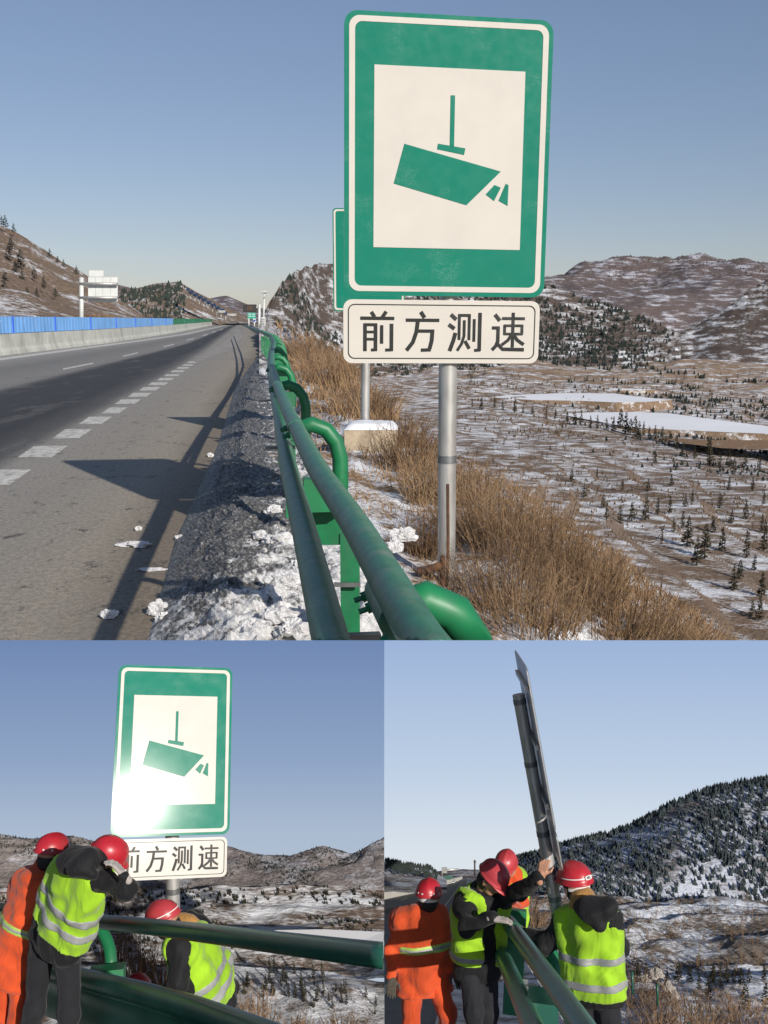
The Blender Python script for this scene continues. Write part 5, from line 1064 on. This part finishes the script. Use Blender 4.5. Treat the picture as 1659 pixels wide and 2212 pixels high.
# ================================================================== LOWER RIGHT SET: crew lifting the sign out
sky_shell("sky", 830, 2200, 720, [(.36, (.62, .67, .70)), (.45, (.60, .655, .71)), (.62, (.44, .535, .67)), (.89, (.28, .385, .59))], "pale hazy winter sky over the crew lifting the sign")
M_R1 = ground("right_set_hill", .52, 1.6, ((.12, .11, .11), (.24, .215, .20)), (.6, .8, 1.8), (.06, .06, .065), .3, (.54, .58, .67), bump=.7, bd=.08, fine=8)  # soil and snow lightened and blued, haze painted into the hill colour
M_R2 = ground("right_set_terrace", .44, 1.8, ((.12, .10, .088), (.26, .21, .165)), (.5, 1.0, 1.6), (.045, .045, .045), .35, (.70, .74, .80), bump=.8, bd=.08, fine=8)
M_R3 = ground("right_set_near", .56, 2.0, ((.15, .105, .075), (.36, .255, .17)), (.8, 1, 1), (.06, .05, .04), .25, bump=.8, bd=.06, fine=7)
CR = [(1100, 1862), (1116, 1853), (1206, 1826), (1327, 1793), (1390, 1768), (1428, 1748), (1448, 1737), (1490, 1718), (1528, 1705), (1600, 1691), (1659, 1686), (2200, 1665)]
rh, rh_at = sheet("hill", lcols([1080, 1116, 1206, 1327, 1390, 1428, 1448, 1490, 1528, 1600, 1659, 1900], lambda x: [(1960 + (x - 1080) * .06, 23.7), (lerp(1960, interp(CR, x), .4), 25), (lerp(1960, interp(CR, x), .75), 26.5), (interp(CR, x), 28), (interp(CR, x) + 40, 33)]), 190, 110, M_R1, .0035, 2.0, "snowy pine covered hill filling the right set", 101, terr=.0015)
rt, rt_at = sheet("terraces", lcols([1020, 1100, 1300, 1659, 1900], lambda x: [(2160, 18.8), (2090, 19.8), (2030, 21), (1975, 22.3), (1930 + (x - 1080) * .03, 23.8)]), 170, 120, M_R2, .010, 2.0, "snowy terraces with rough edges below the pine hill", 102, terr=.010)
rn, rn_at = sheet("slope", lcols([1010, 1100, 1300, 1659, 1900], lambda x: [(2420, 11.5), (2330, 12.8), (2250, 14.5), (2180, 16.5), (2115, 18.8)]), 150, 110, M_R3, .012, 2.0, "brown grassy slope with snow beyond the right hand worker", 103)
# road of the right set
def far_d(y): return 9.2 * (2302 - 1886) / max(y - 1886, 1.2)
def RG(x, y): return W(x, y, far_d(y))
AS2 = paint("right_asphalt", (.20, .20, .20), .85, 0, .12, .8, .2, (.13, .13, .13), .4)
ROWS = [1888.2, 1889, 1890.5, 1893, 1897, 1903, 1912, 1925, 1945, 1975, 2020, 2080, 2160, 2260, 2420]
def rx(x_at, y): return None
RVP = (1012, 1886)
def ln_x(x0, y0, y): return RVP[0] + (x0 - RVP[0]) * (y - RVP[1]) / (y0 - RVP[1])
def rstrip(name, xa, ya, xb, yb, mat, off=0.0, rows=ROWS, parent=None, label=None, kind=None, ext=None):
    V = [];
    for y in rows:
        for (x0, y0) in ((xa, ya), (xb, yb)):
            p = RG(max(ln_x(x0, y0, y), -2500), y); V.append(p + UP * off * 1.0)
    m = MB(); n = len(rows); m.add(V, [(2 * i, 2 * i + 2, 2 * i + 3, 2 * i + 1) for i in range(n - 1)]); o = m.build(name, mat, parent); clip_right(o, False)
    if label: tag(o, label, kind=kind)
    return o
road2 = rstrip("road", 700, 1950, 985, 2010, AS2, label="grey road behind the orange worker in the right set", kind="structure")
rstrip("edge_line", 962, 1954, 966, 1954, LINE, .02, parent=road2); 
for (y0, y1) in ((1940, 1946), (1922, 1926), (1911, 1914), (1903.5, 1905.5)):
    rstrip("lane_dash", 862, 1946, 873, 1944.5, LINE, .02, rows=[y0, y1], parent=road2)
M_R4 = ground("right_set_verge", .60, 1.4, ((.12, .10, .085), (.28, .23, .19)), (1, 1, 1), bump=.9, bd=.05, fine=7)
o = rstrip("snow_verge", 985, 2010, 1090, 2010, M_R4, .03, rows=[1889, 1892, 1897, 1905, 1920, 1945] + list(range(1960, 2430, 12)), label="trampled snowy verge under the crew beside the rail", kind="structure")
CON2 = paint("right_barrier", (.52, .50, .44), .85, 0, .1, .5, .2); GF = paint("right_green_fence", (.012, .13, .065), .5, 0, .15, 1.5, .05)
# barrier on the road's far left and the fence on it
br = empty("median_barrier", RG(840, 1945), "pale concrete barrier at the far left of the right set", "barrier")
bd_pts = [(790, 1950.5), (826, 1944), (870, 1934.5), (915, 1924.5), (950, 1915), (975, 1908), (990, 1903), (1000, 1898), (1006, 1894)]
for i in range(len(bd_pts) - 1):
    (xa, ya), (xb, yb) = bd_pts[i], bd_pts[i + 1]; da, db = far_d(ya), far_d(yb); ha, hb = (ya - 1886) * .385, (yb - 1886) * .385
    m = MB(); V = [W(xa, ya, da), W(xb, yb, db), W(xb, yb - hb, db), W(xa, ya - ha, da)]; V += [v + FWD * .5 - RIGHT * .3 for v in V]; m.add(V, [(0, 1, 2, 3), (3, 2, 6, 7), (4, 7, 6, 5), (0, 3, 7, 4), (1, 5, 6, 2), (0, 4, 5, 1)]); o = m.build("barrier_segment", CON2, br); clip_right(o)
fe = empty("green_screen_fence", RG(840, 1925), "dark green slatted screen on the barrier of the right set", "fence")
for i in range(34):
    t0, t1 = i / 34 * 5.2, (i + .86) / 34 * 5.2; V = []
    for t in (t0, t1):
        j = min(int(t), len(bd_pts) - 2); u = t - j; x = lerp(bd_pts[j][0], bd_pts[j + 1][0], u); y = lerp(bd_pts[j][1], bd_pts[j + 1][1], u); d = far_d(y) + .3; hgt = (y - 1886)
        V += [W(x, y - hgt * .385, d), W(x, y - hgt * .385 - hgt * .36, d)]
    m = MB(); m.add([V[0], V[2], V[3], V[1]] + [v + FWD * .08 for v in (V[0], V[2], V[3], V[1])], [(0, 1, 2, 3), (7, 6, 5, 4), (0, 4, 5, 1), (3, 2, 6, 7), (0, 3, 7, 4), (1, 5, 6, 2)]); o = m.build("screen_slat", GF, fe); clip_right(o)
sheet("hill", lcols([560, 760, 830, 880, 930, 950, 965], lambda x: [(1915, 44), (interp([(560, 1835), (830, 1853), (880, 1864), (930, 1870), (945, 1884), (965, 1896)], x) * .5 + 1915 * .5, 46), (interp([(560, 1835), (830, 1853), (880, 1864), (930, 1870), (945, 1884), (965, 1896)], x), 48), (1930, 54)]), 60, 30, M_R1, .004, 2, "low snowy hill behind the green screen of the right set", 104, clipf=clip_right)
mass = []
for i in range(420):
    x = rng.uniform(832, 945); y = interp([(830, 1855), (880, 1866), (930, 1872), (945, 1886)], x) + rng.random() ** 2 * 22; mass.append((W(x, y + 2, 45.5), rng.uniform(5, 9) * K * 46 / F))
tree_mass("conifer_wood", mass, BLOBS, None, "dark scrub along the low hill behind the green screen", up=RU, mats=CONIFER_B)
sheet("hill", lcols([900, 950, 1000, 1060, 1130], lambda x: [(1905, 300), (interp([(900, 1890), (960, 1879), (1000, 1876), (1060, 1878), (1130, 1880)], x), 320), (1920, 380)]), 40, 16, M_RIDGE, .002, 2, "faint far hills where the right set road ends", 105)
g = empty("gantry_board", W(959, 1895, 90), "small grey sign board over the road in the right set", "road sign")
plate(g, "panel", 954, 1874, 966, 1886, 90, POLE_M, .05); m = MB(); m.tube([W(955, 1902, 90.3), W(955, 1880, 90.3), W(990, 1878, 90.3)], .09, 8); m.build("post", POLE_M, g, True)
g = empty("utility_pole", W(1026, 1886, 150), "thin utility pole on the skyline of the right set", "pole"); m = MB(); m.tube([W(1025.5, 1892, 150), W(1025.5, 1858, 150)], .12, 8); m.build("post", BARK, g, True); m = MB(); m.tube([W(1022.5, 1862, 150), W(1029, 1862, 150)], .08, 6); m.build("cross_arm", BARK, g)
# a white car on the road
cd = far_d(1907); cw = .95; rt_ = RIGHT; fw_ = unit(RG(990, 1895) - RG(979, 1907)); upn = np.cross(rt_, fw_); upn = UP; cb = W(979, 1906.5, cd)
g = empty("car", cb, "small white car driving away on the right set road", "car"); CARP = paint("car_white", (.62, .64, .66), .3); GLS = paint("car_glass", (.03, .035, .04), .1); TYR = paint("tyre", (.02, .02, .02), .8); TL = paint("tail_light", (.35, .02, .02), .3)
k = (8.2 * K * cd / F) / 1.8
def cpt(x, y, z): return cb + rt_ * x * k + unit(FWD + RIGHT * .1) * y * k + UP * z * k
prof = [(-2.1, .35), (-2.1, .95), (-1.9, 1.05), (-1.5, 1.42), (.2, 1.45), (.9, 1.02), (1.9, .9), (2.1, .6), (2.1, .35)]
m = MB(); n = len(prof); V = [cpt(-.88, y, z) for y, z in prof] + [cpt(.88, y, z) for y, z in prof]; m.add(V, [tuple(range(n)), tuple(range(2 * n - 1, n - 1, -1))] + [(i, n + i, n + (i + 1) % n, (i + 1) % n) for i in range(n)]); m.build("body", CARP, g)
m = MB(); m.add([cpt(-.7, -1.93, 1.08), cpt(.7, -1.93, 1.08), cpt(.62, -1.56, 1.39), cpt(-.62, -1.56, 1.39)], [(0, 1, 2, 3)]); m.build("rear_window", GLS, g)
for sx_ in (-.7, .7):
    m = MB(); m.box(cpt(sx_, -2.12, .85), rt_ * .14 * k, FWD * .02 * k, UP * .09 * k); m.build("tail_light", TL, g)
    for yy in (-1.3, 1.3): m = MB(); m.tube([cpt(sx_ * 1.05, yy, .33), cpt(sx_ * 1.28, yy, .33)], .33 * k, 12); m.build("wheel", TYR, g)
# pines on the hill
n_ind = 0; mass = []; cand = []
for i in range(3300):
    x = rng.uniform(1085, 1690); t = rng.uniform(.02, .745) if rng.random() < .75 else rng.uniform(.70, .755)
    p = rh_at(x, t); dens = fbm(np.array([p[0] * .75]), np.array([t * 7.0]), 3, 68)[0]
    keep = rng.random() < (.95 if dens > -.05 else .36) or t > .69
    if x < 1330 and t < .55 and t > .08: keep = keep or rng.random() < .6
    if keep: cand.append((x, t, p))
rng.shuffle(cand); cand.sort(key=lambda c: -c[0])
for j, (x, t, p) in enumerate(cand):
    d = (p - CAM) @ FWD; h = rng.uniform(7, 14.5) * (1.0 + .5 * (x - 1080) / 600) * (1.05 - .5 * t) * K * d / F
    if j % 6 == 0 and n_ind < 130: tree(CONB_[j % 5], p, h * 1.1, "dark pine on the snowy hillside of the right set", "pines on the right set hill", RU, 1.15); n_ind += 1
    else: mass.append((p, h))
tree_mass("pine_wood", mass, BLOBS, None, "dark pine wood covering the snowy hill of the right set", up=RU, mats=CONIFER_H)
mass = []
for i in range(620):
    x = rng.uniform(1060, 1680); t = rng.uniform(.1, .95); p = rt_at(x, t)
    if abs(t - .3) < .07 or abs(t - .62) < .06 or rng.random() < .35: mass.append((p, rng.uniform(10, 24) * K * 21 / F))
tree_mass("shrub_scatter", mass, CON, None, "brown saplings in rows on the right set terraces", up=RU, step=2, mats=TWIG)
for i, (x, y, hp) in enumerate([(1555, 2130, 46), (1600, 2128, 36), (1618, 2112, 30), (1570, 2108, 34), (1540, 2116, 40), (1530, 2160, 50), (1510, 2140, 38), (1490, 2110, 34), (1465, 2100, 44), (1610, 2180, 52), (1655, 2170, 44), (1650, 2120, 36), (1440, 2120, 30), (1420, 2095, 40), (1395, 2085, 40), (1375, 2090, 46), (1585, 2080, 30), (1540, 2080, 34)]):
    p, d = on_sheet(rn_at, x, max(y, 2122)); tree(CON[i % 6], p, hp * K * d / F, "round brown conifer standing in the snow right of the lime vest", "conifers below the right set terraces", RU, 1.35)
for i, (x, y, hp, wp, lb) in enumerate([(1400, 2190, 120, 110, "bare shrub right of the vested worker"), (1470, 2215, 130, 110, "bare shrub in the lower right set"), (1560, 2230, 110, 120, "brown brush at the bottom of the right set"), (1630, 2235, 100, 120, "brown brush in the lower right corner"), (1380, 2140, 90, 100, "brown weeds behind the vested worker"), (1130, 1960, 70, 60, "tawny grass left of the leaning sign post"), (1155, 1990, 60, 60, "tawny grass at the foot of the leaning post"), (1520, 2190, 90, 120, "brown weeds in front of the round conifers"), (1435, 2225, 70, 110, "brown weeds by the green stake"), (1610, 2190, 90, 100, "brown weeds near the right picture edge")]):
    d = 12.0; hp *= .62; bush(W(x, y, d), hp * K * d / F, wp * K * d / F, 130, DRY if i in (5, 6, 8) else TWIG, lb, "brush of the right set", name="dry_bush", wb=.0035, up=RU, tw=.75)
sp = []
for i in range(5000):
    x = rng.uniform(1060, 1680); t = rng.uniform(.05, .9); p = rn_at(x, t)
    if fbm(np.array([p[0] * 1.1]), np.array([p[1]]), 3, 57)[0] < 0: continue
    h = rng.uniform(4, 14) * K * 15 / F; sp.append((p, p + RU * h + RRT * rng.uniform(-.4, .4) * h, (0, 0, 0), .006))
V, Q = blade_mesh(sp); m = MB(); m.add(V, Q); tag(m.build("dry_grass", DRY), "tawny dead grass on the slope of the right set", kind="stuff")
for i, (x, y, s_) in enumerate([(1415, 2106, .085), (1392, 2116, .07), (1440, 2132, .08), (1455, 2150, .07)]): lump("rock", W(x, y, 12.4), s_, s_ * .8, s_ * .8, paint("rock", (.34, .31, .28), .9, 0, .2, 4, .5, (.75, .76, .78), .30), ("snow capped boulder nearest the vested worker", "small boulder beside the vested worker", "boulder at the top of the green stakes", "boulder beside the lower green stake")[i], "rock", None, 70 + i)
for i, (x, y) in enumerate([(1366, 2085), (1420, 2110), (1487, 2195)]):
    g = empty("fence_stake", W(x, y + 60, 11.5), ("green stake close to the vested worker", "green stake between the boulders", "short green stake at the bottom edge")[i], "stake"); m = MB(); m.tube([W(x, y + 62, 11.5), W(x, y + 14, 11.5)], .014, 8); m.build("stake", RAIL_L, g, True)
# rails
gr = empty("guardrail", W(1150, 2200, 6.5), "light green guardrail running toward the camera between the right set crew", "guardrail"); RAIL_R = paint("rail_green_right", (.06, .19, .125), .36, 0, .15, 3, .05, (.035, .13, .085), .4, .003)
m = MB(); P = tubeline([(1092, 1984, 9.2), (1108, 2006, 8.5), (1150, 2064, 7.2), (1200, 2133, 6.05), (1253, 2208, 5.15), (1290, 2262, 4.7)], 40); m.tube(P, .0625, 24); m.build("top_tube", RAIL_R, gr, True)
m = MB(); m.tube(tubeline([(1095, 1988, 9.1), (1113, 2013, 8.3)], 6), .069, 24); m.build("joint_sleeve", RAIL_R, gr, True)
m = MB(); P2 = tubeline([(1060, 2005, 10.6), (1079, 2048, 9.2), (1110, 2120, 7.4), (1146, 2208, 5.9), (1166, 2256, 5.2)], 30); m.tube(P2, .066, 20); m.build("lower_tube", RAIL_R, gr, True)
m = MB(); m.box(W(1112, 2076, 9.0), RRT * .085, RF * .06, RU * .44); m.build("rail_post", GREEN_POST, gr); m = MB(); m.box(W(1108, 2040, 8.95), RRT * .16, RF * .09, RU * .06); m.build("spacer_block", GREEN_POST, gr)
m = MB(); m.tube([W(1110, 2022, 8.9), W(1160, 2030, 8.8), W(1188, 2052, 8.7), W(1197, 2082, 8.6), W(1197, 2110, 8.55), W(1190, 2150, 8.5)], .065, 18); m.build("bracket_arm", GREEN_POST, gr, True)
m = MB(); m.box(W(1172, 2190, 6.4), RRT * .10, RF * .2, RU * .11); m.build("spacer_block", RAIL_L, gr)
m = MB(); m.box(W(1143, 2134, 7.3), RRT * .055, RF * .05, RU * .02); m.box(W(1135, 2126, 7.35), RRT * .018, RF * .03, RU * .04); m.build("clamp", BAND, gr)
# the sign being carried, seen from its edge
root = empty("speed_camera_sign", W(1205, 1985, 8.0), "leaning camera sign seen edge-on from behind as the crew lifts it", "road sign", "camera signs")
pa, pb = W(1120, 1500, 8.2), W(1206, 1985, 8.2); pole(root, pb + (pb - pa) * .03, pa, .051, (.12, .24, .40, .70, .97))
upr = unit(pa - pb); inward = unit(unit(ray(1165, 1600)) - RIGHT * .075); inward = unit(inward - upr * (inward @ upr)); uxr = inward; unr = np.cross(uxr, upr)
cs = pa + (pb - pa) * .19 + unr * .072
speed_sign(root, cs, uxr, upr, .90)
# crew
person("worker in orange coat and red helmet seen from behind beside the rail", dict(
    head=(926, 1938, 9.2), neck=(918, 1960, 9.2), shL=(866, 1992, 9.2), shR=(944, 1984, 9.2), elL=(847, 2060, 9.15), haL=(846, 2112, 9.0), elR=(964, 2050, 9.25), haR=(982, 2095, 9.1),
    hipL=(890, 2120, 9.2), hipR=(940, 2112, 9.2), knL=(888, 2212, 9.2), ftL=(880, 2310, 9.3), knR=(966, 2190, 9.05), ftR=(968, 2300, 9.2)),
    head_f=FWD * .95 + RIGHT * .25 - UP * .1, head_u=UP, coat=ORANGE, pants=ORANGE, hel=('rivets', 'cradle'), tapes=((.335, .036),), hem=.11, coat_long=.0, glove=(GLOVE_D, GLOVE_D), tr=.135, seed=31, legtape=True, clipf=clip_right, back=-FWD)
person("worker in black jacket and open lime vest reaching to the leaning post", dict(
    head=(1062, 1898, 8.7), neck=(1043, 1922, 8.8), shL=(1005, 1950, 8.75), shR=(1076, 1940, 8.85), elL=(1008, 2000, 8.5), haL=(1070, 1985, 8.35), elR=(1125, 1928, 8.5), haR=(1169, 1892, 8.15),
    hipL=(1012, 2080, 8.9), hipR=(1052, 2075, 8.9), knL=(1024, 2185, 8.75), ftL=(1030, 2310, 8.8), knR=(1056, 2185, 8.9), ftR=(1052, 2300, 8.95)),
    head_f=RIGHT * .62 - FWD * .52 - UP * .58, head_u=UP * .85 + RIGHT * .40 - FWD * .25, coat=BLACK, pants=BLACKP, vest=-.04, hel=('stripe',), hel_mat=HELMET_P, tapes=((.30, .001), (.11, .030)), hem=.13, glove=(GLOVE, None), hands=((RIGHT * .9 + UP * -.05 - FWD * .2, UP), (UP * .8 + RIGHT * .2, RIGHT * -.5 - FWD)), tr=.128, seed=35, vest_open=True, back=FWD * .75 - RIGHT * .6)
person("worker in orange and lime with star-marked helmet behind the rail end", dict(
    head=(1093, 1868, 10.8), neck=(1106, 1886, 11.0), shL=(1085, 1905, 11.0), shR=(1118, 1900, 11.1), elL=(1080, 1945, 10.6), haL=(1090, 1990, 10.0), elR=(1125, 1945, 10.8), haR=(1108, 1995, 10.2),
    hipL=(1090, 1985, 11.2), hipR=(1112, 1985, 11.3), knL=(1095, 2030, 10.9), ftL=(1090, 2085, 11.2), knR=(1108, 2030, 11.0), ftR=(1112, 2085, 11.3)),
    head_f=-FWD * .72 - RIGHT * .38 - UP * .5, head_u=UP * .8 - FWD * .3, coat=ORANGE, pants=ORANGE, vest=.1, hel=('star', 'rivets'), hel_mat=HELMET_P, hem=.12, glove=(GLOVE_D, GLOVE_D), mask=True, seed=39, vest_open=True, back=FWD * .8 + RIGHT * .3, tr=.12)
person("broad worker in lime vest and white-banded red helmet seen from behind", dict(
    head=(1243, 1910, 8.05), neck=(1262, 1944, 7.95), shL=(1226, 1992, 8.05), shR=(1312, 1986, 7.85), elL=(1180, 2042, 8.1), haL=(1138, 2018, 8.25), elR=(1338, 2050, 8.1), haR=(1300, 2060, 8.5),
    hipL=(1262, 2140, 7.95), hipR=(1306, 2135, 7.85), knL=(1270, 2260, 7.9), ftL=(1268, 2380, 8.0), knR=(1330, 2260, 7.8), ftR=(1335, 2380, 7.9)),
    head_f=FWD * .85 - RIGHT * .42 - UP * .1, head_u=UP * .95 - RIGHT * .08, coat=BLACK, pants=BLACKP, vest=.045, hel=('badge', 'cradle'), tapes=((.27, .029), (.07, .031)), hood=[((1256, 1962, 7.8), (1316, 1958, 7.7), .075, .075), ((1270, 1970, 7.72), (1310, 1968, 7.66), .075, .07), ((1284, 1975, 7.68), (1294, 1998, 7.66), .075, .045)], collar=TANC, hem=.10, glove=(GLOVE_D, GLOVE_D), tr=.128, seed=43, hs=1.1, scarf=True, back=-FWD)
